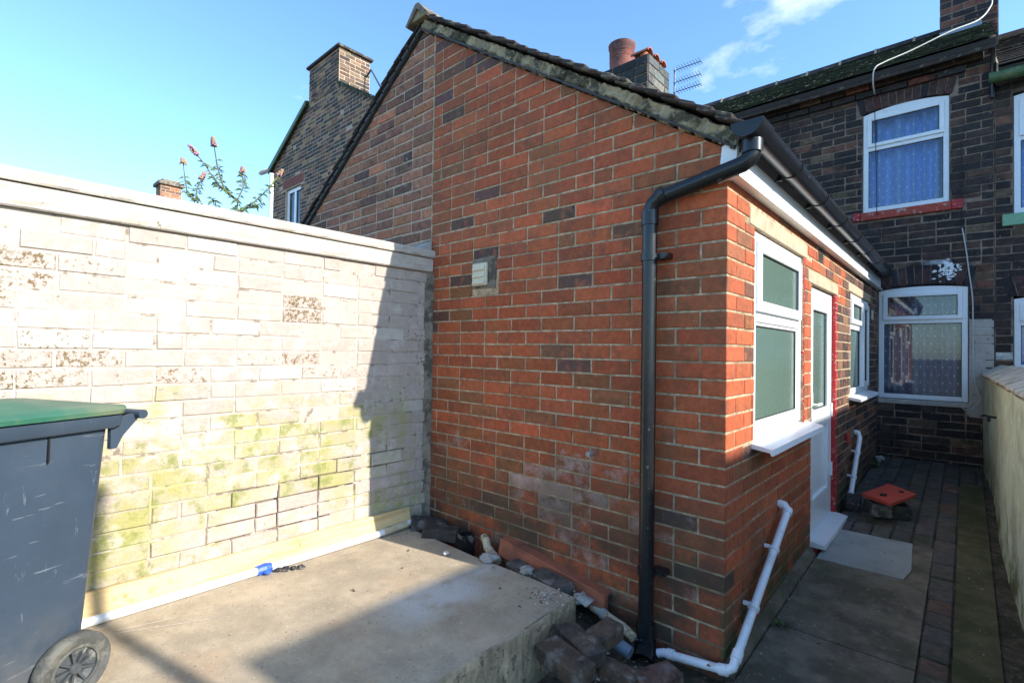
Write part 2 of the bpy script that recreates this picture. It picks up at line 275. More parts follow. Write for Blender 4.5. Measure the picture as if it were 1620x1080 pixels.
        if cap: F.append(tuple(range(seg))[::-1]); F.append(tuple(range((len(pts) - 1) * seg, len(pts) * seg)))
        return s.add(vs, F, col)
    def lathe(s, c, prof, seg=20, X=None, col=(1, 1, 1), cap=True):
        vs = []; F = []
        for r, z in prof:
            for j in range(seg):
                t = 2 * math.pi * j / seg; v = (r * math.cos(t), r * math.sin(t), z)
                vs.append(X(v) if X else (c[0] + v[0], c[1] + v[1], c[2] + v[2]))
        for i in range(len(prof) - 1):
            for j in range(seg): F.append((i * seg + j, i * seg + (j + 1) % seg, (i + 1) * seg + (j + 1) % seg, (i + 1) * seg + j))
        if cap: F.append(tuple(range(seg))[::-1]); F.append(tuple(range((len(prof) - 1) * seg, len(prof) * seg)))
        return s.add(vs, F, col)
    def mesh(s, name):
        me = bpy.data.meshes.new(name); me.from_pydata(s.v, [], s.f)
        if any(c != (1, 1, 1, 1) for c in s.c):
            a = me.color_attributes.new('Col', 'FLOAT_COLOR', 'POINT'); a.data.foreach_set('color', [x for c in s.c for x in c])
        if any(c != (0, 0, 0, 1) for c in s.p):
            a = me.color_attributes.new('Par', 'FLOAT_COLOR', 'POINT'); a.data.foreach_set('color', [x for c in s.p for x in c])
        bm = bmesh.new(); bm.from_mesh(me); bmesh.ops.recalc_face_normals(bm, faces=bm.faces); bm.to_mesh(me); bm.free()
        return me
def obj(name, mb, mat, parent=None, smooth=False):
    me = mb.mesh(name)
    o = bpy.data.objects.new(name, me); C.objects.link(o); me.materials.append(mt[mat] if isinstance(mat, str) else mat)
    if parent: o.parent = parent
    if smooth:
        for q in me.polygons: q.use_smooth = True
        try: me.set_sharp_from_angle(angle=math.radians(40))
        except Exception: pass
    return o
def thing(name, label, cat, group=None):
    o = bpy.data.objects.new(name, None); C.objects.link(o); tag(o, label, cat, group); return o
def tag(o, label, cat, group=None):
    o['label'] = label; o['category'] = cat
    if group: o['group'] = group
    return o
def struct(name, mb, mat): o = obj(name, mb, mat); o['kind'] = 'structure'; return o
def stuff(name, mb, mat, parent=None): o = obj(name, mb, mat, parent); o['kind'] = 'stuff'; return o

# ------------------------------------------------------------------ brickwork
def clip(poly, hp):
    for a, b, c in hp:
        out = []
        for i in range(len(poly)):
            P, Q = poly[i], poly[(i + 1) % len(poly)]; dp = a * P[0] + b * P[1] - c; dq = a * Q[0] + b * Q[1] - c
            if dp <= 0: out.append(P)
            if dp * dq < 0: t = dp / (dp - dq); out.append((P[0] + t * (Q[0] - P[0]), P[1] + t * (Q[1] - P[1])))
        poly = out
        if len(poly) < 3: return []
    return poly
def area(p): return abs(sum(p[i][0] * p[(i + 1) % len(p)][1] - p[(i + 1) % len(p)][0] * p[i][1] for i in range(len(p)))) / 2
def courses(rg, u0, u1, z0, z1, ch, bl, jt, holes=(), hp=(), hdr=.12, phase=0, start=None):
    out = []; n = 0; z = z0
    while z < z1 - .01:
        za, zb = z + jt / 2, min(z + ch, z1) - jt / 2
        ua = u0 + (start(n) if start else (-(bl / 2) if (n + phase) % 2 else 0))
        while ua < u1:
            L = bl / 2 if rg.random() < hdr else bl
            segs = [(max(ua, u0) + jt / 2, min(ua + L, u1) - jt / 2, za, zb)]
            for h0, h1, hz0, hz1 in holes:
                nx = []
                for a, b, c, d in segs:
                    ov = min(d, hz1) - max(c, hz0)
                    if ov <= 0 or b <= h0 or a >= h1: nx.append((a, b, c, d)); continue
                    if ov < .45 * (d - c):
                        nx.append((a, b, hz1 + .003, d) if hz0 < c else (a, b, c, hz0 - .003)); continue
                    if h0 - a > .02: nx.append((a, h0 - .004, c, d))
                    if b - h1 > .02: nx.append((h1 + .004, b, c, d))
                segs = nx
            for a, b, c, d in segs:
                if b - a < .015 or d - c < .015: continue
                p = clip([(a, c), (b, c), (b, d), (a, d)], hp)
                if p and area(p) > 3e-4: out.append((p, n))
            ua += L
        z += ch; n += 1
    return out
def core(mb, X, u0, u1, z0, z1, n0, n1, holes=(), hp=()):
    us = sorted({u0, u1, *[q for h in holes for q in h[:2] if u0 < q < u1]}); zs = sorted({z0, z1, *[q for h in holes for q in h[2:4] if z0 < q < z1]})
    for i in range(len(us) - 1):
        for j in range(len(zs) - 1):
            cu, cz = (us[i] + us[i + 1]) / 2, (zs[j] + zs[j + 1]) / 2
            if any(h[0] < cu < h[1] and h[2] < cz < h[3] for h in holes): continue
            p = clip([(us[i], zs[j]), (us[i + 1], zs[j]), (us[i + 1], zs[j + 1]), (us[i], zs[j + 1])], hp)
            if p: mb.prism(p, X, n0, n1)
class BrickSet:
    """collects the bricks of one thing; the 300 that show largest become parts, the rest one joined part"""
    def __init__(s): s.l = []
    def add(s, build, centre, size, parent, mat, keep=True):
        q = project(centre); px = 0
        if q and -40 < q[0] < 1660 and -40 < q[1] < 1120: px = size * (791 / q[2]) ** 2
        s.l.append((px, build, parent, mat))
    def wall(s, bricks, X, parent, mat, colf, proud=.004, inset=.003, jit=.0012, back=-.02, parf=None, depthf=None):
        for p, n in bricks:
            cu = sum(q[0] for q in p) / len(p); cz = sum(q[1] for q in p) / len(p); col = colf(cu, cz, n); par = parf(cu, cz, n) if parf else (0, 0, 0)
            pr = proud + R_.uniform(-.0015, .0015) + (depthf(cu, cz) if depthf else 0)
            def build(mb, p=p, col=col, par=par, pr=pr): mb.prism(p, X, back, pr, inset, col, par, jit)
            s.add(build, X((cu, 0, cz)), area(p), parent, mat)
    def finish(s, thing_, limit=300):
        s.l.sort(key=lambda q: -q[0]); rest = {}
        for i, (px, build, parent, mat) in enumerate(s.l):
            if i < limit and px > 12:
                mb = MB(); build(mb); obj('brick', mb, mat, parent)
            else: build(rest.setdefault(mat, MB()))
        for m_, mb in rest.items(): stuff('brickwork', mb, m_, thing_)
def pick(rg, pal):
    r = rg.random() * sum(q[0] for q in pal)
    for w_, c in pal:
        r -= w_
        if r <= 0: break
    k = rg.uniform(.8, 1.2); return tuple(min(1, x * k * rg.uniform(.93, 1.07)) for x in c)
RED = [(60, (.375, .084, .030)), (23, (.32, .080, .030)), (9, (.24, .084, .033)), (3, (.14, .064, .036)), (3, (.10, .05, .04)), (8, (.43, .095, .036))]
OLD = [(34, (.32, .135, .078)), (28, (.25, .108, .066)), (12, (.17, .084, .058)), (20, (.40, .155, .075)), (5, (.11, .06, .046))]
DARK = [(40, (.032, .024, .022)), (25, (.052, .034, .028)), (20, (.085, .046, .034)), (10, (.15, .066, .042)), (6, (.14, .095, .055))]
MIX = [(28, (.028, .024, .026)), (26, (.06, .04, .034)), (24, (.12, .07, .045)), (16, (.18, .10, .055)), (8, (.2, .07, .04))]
LEFT = [(30, (.055, .042, .038)), (22, (.09, .056, .046)), (28, (.19, .095, .058)), (20, (.31, .185, .095))]
CH = .075
XG = lambda v: (v[0], -v[1], v[2])          # gable faces -y : u = x, n = outward
XS = lambda v: (v[1], v[0], v[2])           # side wall faces +x : u = y
def frm(o, ud, nd):
    o, ud, nd = Vector(o), Vector(ud), Vector(nd)
    return lambda v: tuple(o + ud * v[0] + nd * v[1] + Vector((0, 0, v[2])))

# ------------------------------------------------------------------ ground
struct('ground', MB().box((-400, -400, -.9), (400, 600, -.35)), 'ground')
zp = lambda y: -.02 + .046 * y
def sheet(mb, x0, x1, y0, y1, dz=0, th=.3, nx=1, ny=1):
    vs = []; F = []
    P = [(x0, y0), (x1, y0), (x1, y1), (x0, y1)]
    vs = [(x, y, zp(y) + dz) for x, y in P] + [(x, y, zp(y) + dz - th) for x, y in P]
    mb.add(vs, [(0, 1, 2, 3), (7, 6, 5, 4), (0, 4, 5, 1), (1, 5, 6, 2), (2, 6, 7, 3), (3, 7, 4, 0)])
soil = MB(); sheet(soil, -.60, .02, -3.2, -.0, -.045); sheet(soil, .02, 1.2, -3.2, 4.82, -.016); o_soil = struct('yard_dirt', soil, 'soil')
pth = MB()
sheet(pth, .055, .597, -3.2, .52, 0, .1); sheet(pth, .055, .597, .532, 1.46, -.002, .1)
sheet(pth, .055, .597, 1.472, 2.085, -.006, .1)
path = struct('concrete_path', pth, 'path')
sheet2 = MB(); sheet(sheet2, -.595, .05, -3.2, -.62, -.004, .1); struct('concrete_apron', sheet2, 'path')
ms = MB(); sheet(ms, .712, .868, -3.2, 4.0, -.004, .1); struct('mossy_strip', ms, 'mosspath')
ed = MB(); sheet(ed, .875, .96, -3.2, 4.0, -.022, .1); struct('wall_edge_strip', ed, 'soil')
kerb = MB(); kerb.prism([(0.004, -.2), (.052, -.2), (.046, .0), (.03, .03), (.004, .04)], lambda v: (v[0], v[1], v[2] + zp(v[1])), .0, 1.5); struct('wall_footing', kerb, 'path')
# brick pavers: one strip beside the concrete, then the whole width further back
pav = bpy.data.objects.new('brick_paving', None); C.objects.link(pav); pav['kind'] = 'structure'
def paver(x0, x1, y0, y1, dz=0, col=None, mb=None):
    c = col or pick(R_, [(40, (.085, .074, .068)), (30, (.10, .084, .070)), (8, (.135, .086, .064)), (20, (.09, .082, .064))])
    zc = zp((y0 + y1) / 2) + dz; ty = R_.uniform(-.03, .03); tx = R_.uniform(-.02, .02)
    m_ = MB(); cx, cy = (x0 + x1) / 2, (y0 + y1) / 2
    m_.cbox((x0, y0, zc - .06), (x1, y1, zc), .006, c, X=lambda v: (v[0], v[1], v[2] + .046 * (v[1] - cy) + tx * (v[0] - cx) + ty * (v[1] - cy) * .4), jit=.002)
    obj('paver', m_, 'paver', pav)
y = -1.2
while y < 1.44:
    L = R_.choice((.152, .165, .15)); paver(.605, .704, y + .004, y + L - .004, R_.uniform(-.006, .003)); y += L
yy = 1.46; row = 0
for cx0 in [.03 + .113 * i for i in range(6)]:
    y = 1.46 - (.07 if int(cx0 * 9) % 2 else 0); row += 1
    if cx0 < .5: y = 2.09
    while y < 4.81:
        L = .228; y1 = min(y + L, 4.815)
        if not (.1 < cx0 < .3 and 2.2 < y < 2.42): paver(cx0 + .004, cx0 + .109, y + .004, y1 - .004, R_.uniform(-.01, .004))
        y += L
for cx0 in [.712 + .113 * i for i in range(2)]:
    y = 4.02
    while y < 4.7: paver(cx0 + .004, min(cx0 + .109, .87), y + .004, min(y + .22, 4.81), -.004); y += .228
# raised slab in front of the painted wall
sb = MB()
edge = [(-.62 + R_.uniform(-.012, .012), -.205 - i * .11) for i in range(32)]
top = [(-1.97, -.2), (-1.3, -.215), (-.9, -.195)] + edge + [(-1.97, edge[-1][1])]
nE = len(top)
sb.add([(x, y, .15) for x, y in top] + [(x + (.012 if x > -.7 else 0), y, -.12) for x, y in top], [tuple(range(nE))[::-1]] + [(i, (i + 1) % nE, nE + (i + 1) % nE, nE + i) for i in range(nE)])
slab = struct('concrete_slab', sb, 'concrete')
lip = MB(); n_ = 40
for i in range(n_):
    pass
vs = []; F = []; n_ = 150
for i in range(n_ + 1):
    yv = -.2 - i * (2.9 / n_); a = .006 * math.sin(yv * 9) + R_.uniform(-.002, .002)
    for j, (dx, z) in enumerate([(-.006, .1512), (.004, .147), (.008, .11), (.006, .06), (.012, .0), (.02, -.09)]):
        vs.append((-.614 + dx + a + R_.uniform(-.003, .003), yv, z + (R_.uniform(-.004, .0) if 0 < j < 2 else 0)))
for i in range(n_):
    for j in range(5): F.append((i * 6 + j, i * 6 + j + 1, (i + 1) * 6 + j + 1, (i + 1) * 6 + j))
o = obj('slab_edge', MB().add(vs, F), 'slabedge', slab)
def blob(cx, cy, z, pts, th=.003):
    k = len(pts); return MB().add([(cx + x, cy + y, z) for x, y in pts] + [(cx + x * 1.03, cy + y * 1.03, z - th) for x, y in pts], [tuple(range(k))] + [(i, k + i, k + (i + 1) % k, (i + 1) % k) for i in range(k)])
def ragged(rx, ry, n, rg, rot=0, amp=.2):
    out = []
    for i in range(n):
        t = 2 * math.pi * i / n; r = 1 + rg.uniform(-amp, amp); x, y = rx * r * math.cos(t), ry * r * math.sin(t)
        out.append((x * math.cos(rot) - y * math.sin(rot), x * math.sin(rot) + y * math.cos(rot)))
    return out
for a_, b_ in (((-1.80, -1.735), (-1.72, -1.47)), ((-1.775, -1.735), (-1.59, -1.38))):
    A_, B_ = Vector((*a_, .1525)), Vector((*b_, .1525)); n_q = (B_ - A_).cross(Vector((0, 0, 1))).normalized() * .0022
    obj('chalk_line', MB().add([A_ + n_q, A_ - n_q, B_ - n_q * .5, B_ + n_q * .5], [(0, 1, 2, 3)]), 'litter', slab)
g1 = random.Random(3)


# ------------------------------------------------------------------ our brick extension
rg = random.Random(11)
ext = thing('rear_extension', 'single storey red brick rear extension with pitched tiled roof and white door', 'extension')
bs = BrickSet()
AX, AZ_ = -2.13, 3.60                        # roof apex (underside of verge)
EZ = 2.20
SL = (AZ_ - EZ) / 2.13
hpR = [(SL, 1, EZ)]                          # z <= EZ - SL*x  (x negative)
hpG = [(SL, 1, EZ - .01)]
SEAM = -2.0
gm = MB(); core(gm, XG, SEAM, 0, -.15, 3.7, -.1, 0, hp=hpG); gw_ = obj('gable_wall', gm, 'mortar', ext)
def salt(u, z, n):
    k = max(0, 1 - abs(u + .72) / .7) * max(0, 1 - abs(z - .52) / .5)
    return (rg.choice((.0, .3, .65, .9, 1.0)) * min(1, k * 1.9) + (.6 if rg.random() < .25 and z < .8 else 0), 0, 0)
def redcol(u, z, n):
    c = pick(rg, RED)
    if z > 3.0 and rg.random() < .4: c = pick(rg, [(1, (.10, .05, .05)), (1, (.15, .07, .045))])
    return c
def grow(n): return 0
VENTH = [(-1.575, -1.365, 1.69, 1.89)]
gb = []
ZB = -.15
rows = int((3.7 - ZB) / CH) + 1
for n in range(rows):
    z = ZB + n * CH; za, zb = z + .005, z + CH - .005
    u = 0; first = True
    while u > SEAM:
        L = (.1125 if n % 2 else .225) if first else (.1125 if rg.random() < .1 else .225)
        a, b = max(u - L, SEAM) + (.005 if u - L > SEAM else .004), u - (0 if first else .005)
        segs = [(a, b)]
        for h in VENTH:
            if min(zb, h[3]) - max(za, h[2]) > .02:
                segs = [q for a_, b_ in segs for q in (((a_, min(b_, h[0])), (max(a_, h[1]), b_)) if (b_ > h[0] and a_ < h[1]) else ((a_, b_),)) if q[1] - q[0] > .02]
        for a_, b_ in segs:
            if first and b_ == 0:
                if EZ - .01 - (z + CH) > .0 or True:
                    D = .1075 if n % 2 == 0 else .220
                    if zb < EZ - .03:
                        col = redcol(0, z, n); mbx = lambda mb, a_=a_, za=za, zb=zb, D=D, col=col: mb.cbox((a_, -.004, za), (.004, D, zb), .003, col, jit=.001)
                        bs.add(mbx, (a_ / 2, -.004, z), (b_ - a_) * .065 * 1.4, gw_, 'brick')
                    else:
                        p = clip([(a_, za), (b_, za), (b_, zb), (a_, zb)], hpG)
                        if p: bs.wall([(p, n)], XG, gw_, 'brick', redcol)
            else:
                p = clip([(a_, za), (b_, za), (b_, zb), (a_, zb)], hpG)
                if p and area(p) > 4e-4: bs.wall([(p, n)], XG, gw_, 'brick', redcol, parf=salt)
        u -= L; first = False
# side wall
WIN1 = (.37, 1.35, .89, 1.925); LIN1 = (.29, 1.43, 1.925, 2.015); DOOR = (1.56, 2.37, -.3, 1.785); LIND = (1.47, 2.46, 1.785, 1.865)
WIN2 = (3.04, 4.16, .95, 1.875); LIN2 = (2.95, 4.25, 1.875, 1.955); AIR = (1.76, 1.93, 1.955, 2.05); JW = (1.35, 1.372, .89, 1.925); JD = (2.37, 2.43, -.3, 1.785)
holes = [WIN1, LIN1, DOOR, LIND, WIN2, LIN2, AIR, JW, JD]
SIDEEND = 4.815
sm = MB(); core(sm, XS, .1, SIDEEND, -.15, 2.16, -.1, 0, holes=[WIN1, DOOR, WIN2]); sw = obj('side_wall', sm, 'mortar', ext)
sb_ = courses(rg, 0, SIDEEND, ZB, 2.16, CH, .225, .010, holes, (), .1, start=lambda n: .1125 if n % 2 == 0 else .225)
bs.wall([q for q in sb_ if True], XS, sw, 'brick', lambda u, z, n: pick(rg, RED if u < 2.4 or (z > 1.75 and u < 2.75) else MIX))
jb = []
for n in range(rows):
    z = ZB + n * CH
    if z < 1.75:
        bs.wall([([(2.375, z + .004), (2.43 + rg.uniform(-.012, .012), z + .004), (2.43 + rg.uniform(-.012, .012), z + .071), (2.375, z + .071)], n)], XS, sw, 'redpaint', lambda u, z, n: (1, 1, 1), proud=.006)
for n in range(14): bs.wall([([(1.351, .89 + n * CH + .004), (1.372 + rg.uniform(-.006, .003), .89 + n * CH + .004), (1.372, .89 + n * CH + .071), (1.351, .89 + n * CH + .071)], n)], XS, sw, 'redpaint', lambda u, z, n: (1, 1, 1), proud=.005)
for nm, h in (('lintel', LIN1), ('lintel', LIND), ('lintel', LIN2)):
    obj('lintel', MB().cbox((h[0] + .003, -.08, h[2] + .001), (h[1] - .003, .006, h[3] - .002), .004, X=XS), 'lintel', ext)
am = MB(); am.box((AIR[0], -.03, AIR[2]), (AIR[1], -.012, AIR[3]), X=XS)
air = obj('air_vent', am, 'airbrick', ext)
for i in range(6):
    obj('slat', MB().box((AIR[0] + .006, -.012, AIR[2] + .006 + i * .0155), (AIR[1] - .006, .005, AIR[2] + .014 + i * .0155), X=XS), 'airbrick', air)
bs.finish(ext)
# rear (hidden) walls and ceiling close the shell
sh = MB(); sh.box((-1.99, .1, 2.05), (-.1, 4.8, 2.12)); obj('ceiling', sh, 'darkroom', ext)
# mortar haunch at the seam
sm_ = MB()
for i in range(20):
    z = .12 + i * .177; sm_.prism([(SEAM - .009, z), (SEAM + .004, z), (SEAM + .004, z + .177), (SEAM - .009, z + .177)], XG, -.02, .003 + R_.uniform(-.001, .001))
obj('mortar_seam', sm_, 'mortar', ext)
# extract vent on the gable
obj('mortar_patch', MB().prism([(-1.575, 1.70), (-1.372, 1.695), (-1.362, 1.88), (-1.40, 1.895), (-1.58, 1.885)], XG, -.01, .0065, .002), 'fillet', ext)
vt = obj('extract_vent', MB().cbox((-1.56, .0065, 1.715), (-1.435, .026, 1.855), .004, X=XG), 'ventplastic', ext)
for i in range(3): obj('louvre', MB().add([XG(q) for q in [(-1.55, .027, 1.725 + i * .042), (-1.445, .027, 1.725 + i * .042), (-1.445, .027, 1.763 + i * .042), (-1.55, .027, 1.763 + i * .042), (-1.55, .036, 1.725 + i * .042), (-1.445, .036, 1.725 + i * .042)]], [(0, 1, 5, 4), (4, 5, 2, 3), (0, 4, 3), (1, 2, 5)]), 'ventplastic', vt)
# outside tap stub
obj('pipe_stub', MB().tube([(-.667, 0, .795), (-.667, -.035, .793)], .014, 12), 'cement', ext, True)

# --- roof of both wings (shared ridge at x = AX); verge faces -y
def verge(parent, x_e, z_e, left=False, y0=-.034, ylen=4.86, rg=rg):
    A = Vector((AX, 0, AZ_)); E = Vector((x_e, 0, z_e)); d = (E - A); Ls = d.length; d.normalize(); up = Vector((-d.z, 0, d.x)); up = up if up.z > 0 else -up
    X = lambda v: tuple(A + d * v[0] + Vector((0, v[1], 0)) + up * v[2])
    obj('roof_deck', MB().box((0, -.005, .012), (Ls, ylen, .05), X=X), 'darkroom', parent)
    # slate undercloak and mortar bedding
    uc = MB(); k = 12
    for i in range(k): uc.box((Ls / k * i + .003, y0, .0 + R_.uniform(-.003, .002)), (Ls / k * (i + 1), .05, .009), X=X)
    obj('undercloak', uc, 'slate', parent)
    n = 170; prof = [(.03, -.012), (.002, -.006), (-.004, .02), (.004, .044), (.0, .064), (.03, .072)]
    hh = 1.0 if not left else .55
    vs = []; F = []
    for i in range(n + 1):
        s_ = Ls * i / n; wv = rg.uniform(-.008, .008)
        for j, (yy, zz) in enumerate(prof): vs.append(X((s_, y0 + .012 + yy + wv + rg.uniform(-.006, .006), .011 + (zz - .011) * hh + (rg.uniform(-.006, .006) if j > 1 else (rg.choice((.0, .004, .01, .016, .022)))))))
    m = len(prof)
    for i in range(n):
        for j in range(m - 1): F.append((i * m + j, i * m + j + 1, (i + 1) * m + j + 1, (i + 1) * m + j))
    obj('verge_mortar', MB().add(vs, F), 'verge' if not left else 'tile', parent, True)
    nt_ = int(Ls / .098); g = (Ls - .125) / (nt_ - 1)
    rows_ = MB(); tm = None
    for i in range(nt_):
        s0 = i * g - .02; base = .082 if not left else .046
        def XT(v, s0=s0, base=base, r=rg.uniform(-.004, .004), t=rg.uniform(-.012, .012)): return X((s0 + v[0], v[1], base + v[2] + v[0] * .11 + r + t * v[1] * .5))
        t_ = MB().cbox((0, y0 - .012 + rg.uniform(-.008, .006), 0), (.165, y0 + .15, .013), .003, X=XT, jit=.0015)
        obj('roof_tile', t_, 'tile', parent)
        rows_.box((0, y0 + .153, 0), (.165, ylen, .012), X=XT)
        if left: obj('undercloak_tile', MB().cbox((.0, y0 - .006, -.05 + rg.uniform(-.004, .004)), (.09, y0 + .04, -.022), .003, X=XT, jit=.002), 'slate', parent)
    stuff('tile_courses', rows_, 'tile', parent)
    return X, Ls
roof = bpy.data.objects.new('roof', None); C.objects.link(roof); roof.parent = ext
verge(roof, .035, EZ - SL * .035)
rt = MB(); rt.add([(AX + x, y, AZ_ + z) for y in (-.075, .42) for x, z in [(-.13, .045), (-.02, .16), (.02, .16), (.13, .045), (.115, .03), (0, .125), (-.115, .03)]],
        [(0, 1, 2, 3, 4, 5, 6), (13, 12, 11, 10, 9, 8, 7)] + [(i, 7 + i, 7 + (i + 1) % 7, (i + 1) % 7) for i in range(7)])
obj('ridge_tile', rt, 'fillet', roof)
for i in range(1, 10):
    m = MB(); m.v = [(a, b + .5 * i - .0, c) for a, b, c in rt.v]; m.f = rt.f; m.c = rt.c; m.p = rt.p; obj('ridge_tile', m, 'tile', roof)
rf = MB(); rf.prism([(AX - .1, AZ_ + .06), (AX + .1, AZ_ + .06), (AX + .02, AZ_ + .13), (AX - .02, AZ_ + .13)], XG, .0, .06, .006, jit=.004); obj('ridge_mortar', rf, 'verge', roof)
# --- fascia and gutter along the eaves
fa = MB(); fa.box((.006, -.012, 2.072), (.036, 4.81, 2.225)); obj('fascia', fa, 'upvc', ext)
obj('soffit_trim', MB().box((.006, -.012, 2.060), (.052, 4.81, 2.0715)), 'upvc', ext)
obj('barge_end', MB().prism([(-.035, 2.045), (.034, 2.06), (.048, 2.235), (-.02, 2.20)], XG, -.01, .013), 'upvc', ext)
gx, gz, gr = .108, 2.245, .056
def gut(y0, y1, r, name, parent, mat='blackplastic', th=.004):
    vs = []; F = []; n = 12
    for yv in (y0, y1):
        for i in range(n + 1):
            t = math.pi + math.pi * i / n; vs.append((gx + r * math.cos(t), yv, gz + r * math.sin(t)))
        for i in range(n + 1):
            t = math.pi + math.pi * i / n; vs.append((gx + (r - th) * math.cos(t), yv, gz + (r - th) * math.sin(t)))
    k = 2 * (n + 1)
    for i in range(n):
        F += [(i, i + 1, k + i + 1, k + i), (n + 1 + i, k + n + 1 + i, k + n + 2 + i, n + 2 + i), (i, n + 1 + i, n + 2 + i, i + 1), (k + i, k + i + 1, k + n + 2 + i, k + n + 1 + i)]
    F += [(0, k, k + n + 1, n + 1), (n, 2 * n + 1, k + 2 * n + 1, k + n)]
    return obj(name, MB().add(vs, F), mat, parent, True)
gut_ = gut(-.10, 4.70, gr, 'gutter', ext)
cp = MB(); cp.add([(gx + .062 * math.cos(math.pi + math.pi * i / 14), -.106, gz + .062 * math.sin(math.pi + math.pi * i / 14)) for i in range(15)] + [(gx + .062 * math.cos(math.pi + math.pi * i / 14), -.099, gz + .062 * math.sin(math.pi + math.pi * i / 14)) for i in range(15)], [tuple(range(15)), tuple(range(29, 14, -1))] + [(i, 15 + i, 16 + i, i + 1) for i in range(14)])
obj('end_cap', cp, 'blackplastic', gut_)
gut(-.10, .05, gr + .006, 'outlet', gut_)
for i in range(7):
    b_ = gut(.55 + .62 * i, .575 + .62 * i, gr + .005, 'bracket', gut_); 
    obj('bracket_arm', MB().box((.036, .552 + .62 * i, gz - .06), (.07, .572 + .62 * i, gz - .01)), 'blackplastic', gut_)
# --- black downpipe with swan neck
PX, PY = -.325, -.062
neck = [(gx, -.03, gz - .05), (gx, -.032, gz - .115), (gx - .012, -.036, gz - .135), (gx - .035, -.04, gz - .15), (PX + .045, PY, 2.018), (PX + .015, PY, 1.998), (PX, PY, 1.965), (PX, PY, 1.9)]
dpn = obj('downpipe', MB().tube(neck + [(PX, PY, 1.7), (PX, PY, .06)], .034, 18), 'blackplastic', ext, True)
for a, b, r in [((gx, -.031, gz - .06), (gx, -.032, gz - .11), .041), ((PX + .075, PY, 2.036), (PX + .045, PY, 2.018), .040), ((PX, PY, 1.965), (PX, PY, 1.90), .0395), ((PX, PY, 1.765), (PX, PY, 1.735), .0405), ((PX, PY, .335), (PX, PY, .305), .0405), ((PX, PY, .09), (PX, PY, .02), .041)]:
    obj('collar', MB().tube([a, b], r, 18), 'blackplastic', dpn, True)
for z in (1.755, .325):
    obj('bracket', MB().box((PX + .03, -.055, z - .012), (PX + .085, -.0045, z + .012)).tube([(PX + .075, -.055, z), (PX + .075, -.075, z)], .011, 10), 'blackplastic', dpn)
obj('shoe', MB().tube([(PX, PY, .02), (PX + .004, PY - .01, -.02), (PX + .02, PY - .07, -.05)], [.045, .047, .05], 16, cap=False), 'blackplastic', dpn, True)
# --- white waste pipes
def pipe(pts, r, parent, clips=(), fit=()):
    o = obj('waste_pipe', MB().tube(pts, r, 14), 'whitepipe', parent, True)
    for a, b in fit: obj('elbow', MB().tube([a, b], r * 1.22, 14), 'whitepipe', o, True)
    for c in clips: obj('pipe_clip', MB().tube([Vector(c[0]) - (Vector(c[1])) * .009, Vector(c[0]) + Vector(c[1]) * .009], r * 1.3, 14).box((c[0][0] - .045, c[0][1] - .006, c[0][2] + .005), (c[0][0] - .01, c[0][1] + .006, c[0][2] + .02)), 'whitepipe', o, True)
    return o
p1a, p1b = Vector((.052, .80, .49)), Vector((.055, -.03, .055)); dd = (p1b - p1a).normalized()
pipe([(.0, .80, .512), (.035, .805, .508), (.05, .79, .488), p1a + dd * .03, p1b - dd * .03, (.053, -.048, .04), (.03, -.056, .022), (-.2, -.06, -.01), (-.235, -.062, -.012), (-.262, -.066, -.024)], .0185, ext,
     clips=[(p1a + dd * .30, dd), (p1a + dd * .66, dd)],
     fit=[((.01, .802, .511), (.035, .803, .506)), (p1a + dd * .0, p1a + dd * .035), (p1b - dd * .05, p1b - dd * .01), ((.035, -.056, .025), (-.0, -.056, .017)), ((-.19, -.06, -.006), (-.22, -.061, -.01))])
p2a, p2b = Vector((.05, 3.25, .60)), Vector((.05, 2.75, .16)); d2 = (p2b - p2a).normalized()
pipe([(-.0, 3.27, .625), (.035, 3.265, .62), p2a + d2 * .03, p2b - d2 * .03, (.06, 2.73, .135), (.12, 2.76, .085)], .019, ext, clips=[(p2a + d2 * .2, d2), (p2a + d2 * .47, d2)], fit=[((.01, 3.27, .623), (.035, 3.265, .618)), (p2b - d2 * .04, p2b)])
# small red and black fitting by the door
obj('wall_fitting', MB().cbox((2.80, .004, .58), (2.87, .03, .66), .006, X=XS), 'redpaint', ext)

# --- windows and door
def rails(mb, X, u0, u1, z0, z1, n0, n1, wd=.06, sides=(1, 1, 1, 1)):
    # four mitre-less rails: left, right, bottom, top
    l, r, b, t = wd * sides[0], wd * sides[1], wd * sides[2], wd * sides[3]
    mb.cbox((u0, n0, z0), (u0 + l, n1, z1), .004, X=X); mb.cbox((u1 - r, n0, z0), (u1, n1, z1), .004, X=X)
    mb.cbox((u0 + l - .001, n0, z0), (u1 - r + .001, n1 - .0012, z0 + b), .004, X=X); mb.cbox((u0 + l - .001, n0, z1 - t), (u1 - r + .001, n1 - .0012, z1), .004, X=X)
def pane(parent, X, u0, u1, z0, z1, n, mat):
    g_ = MB(); rails(g_, X, u0 - .001, u1 + .001, z0 - .001, z1 + .001, n - .004, n + .007, .006); obj('gasket', g_, 'gasket', parent)
    return obj('pane', MB().box((u0, n - .006, z0), (u1, n, z1), X=X), mat, parent)
def room(parent, X, u0, u1, z0, z1, n0, depth):
    m = MB(); 
    for a, b in (((u0, n0 - depth, z0), (u0 - .03, n0, z1)), ((u1, n0 - depth, z0), (u1 + .03, n0, z1)), ((u0, n0 - depth, z0 - .03), (u1, n0, z0)), ((u0, n0 - depth, z1), (u1, n0, z1 + .03)), ((u0, n0 - depth - .03, z0), (u1, n0 - depth, z1))):
        m.box(tuple(map(min, a, b)), tuple(map(max, a, b)), X=X)
    obj('room_lining', m, 'darkroom', parent)
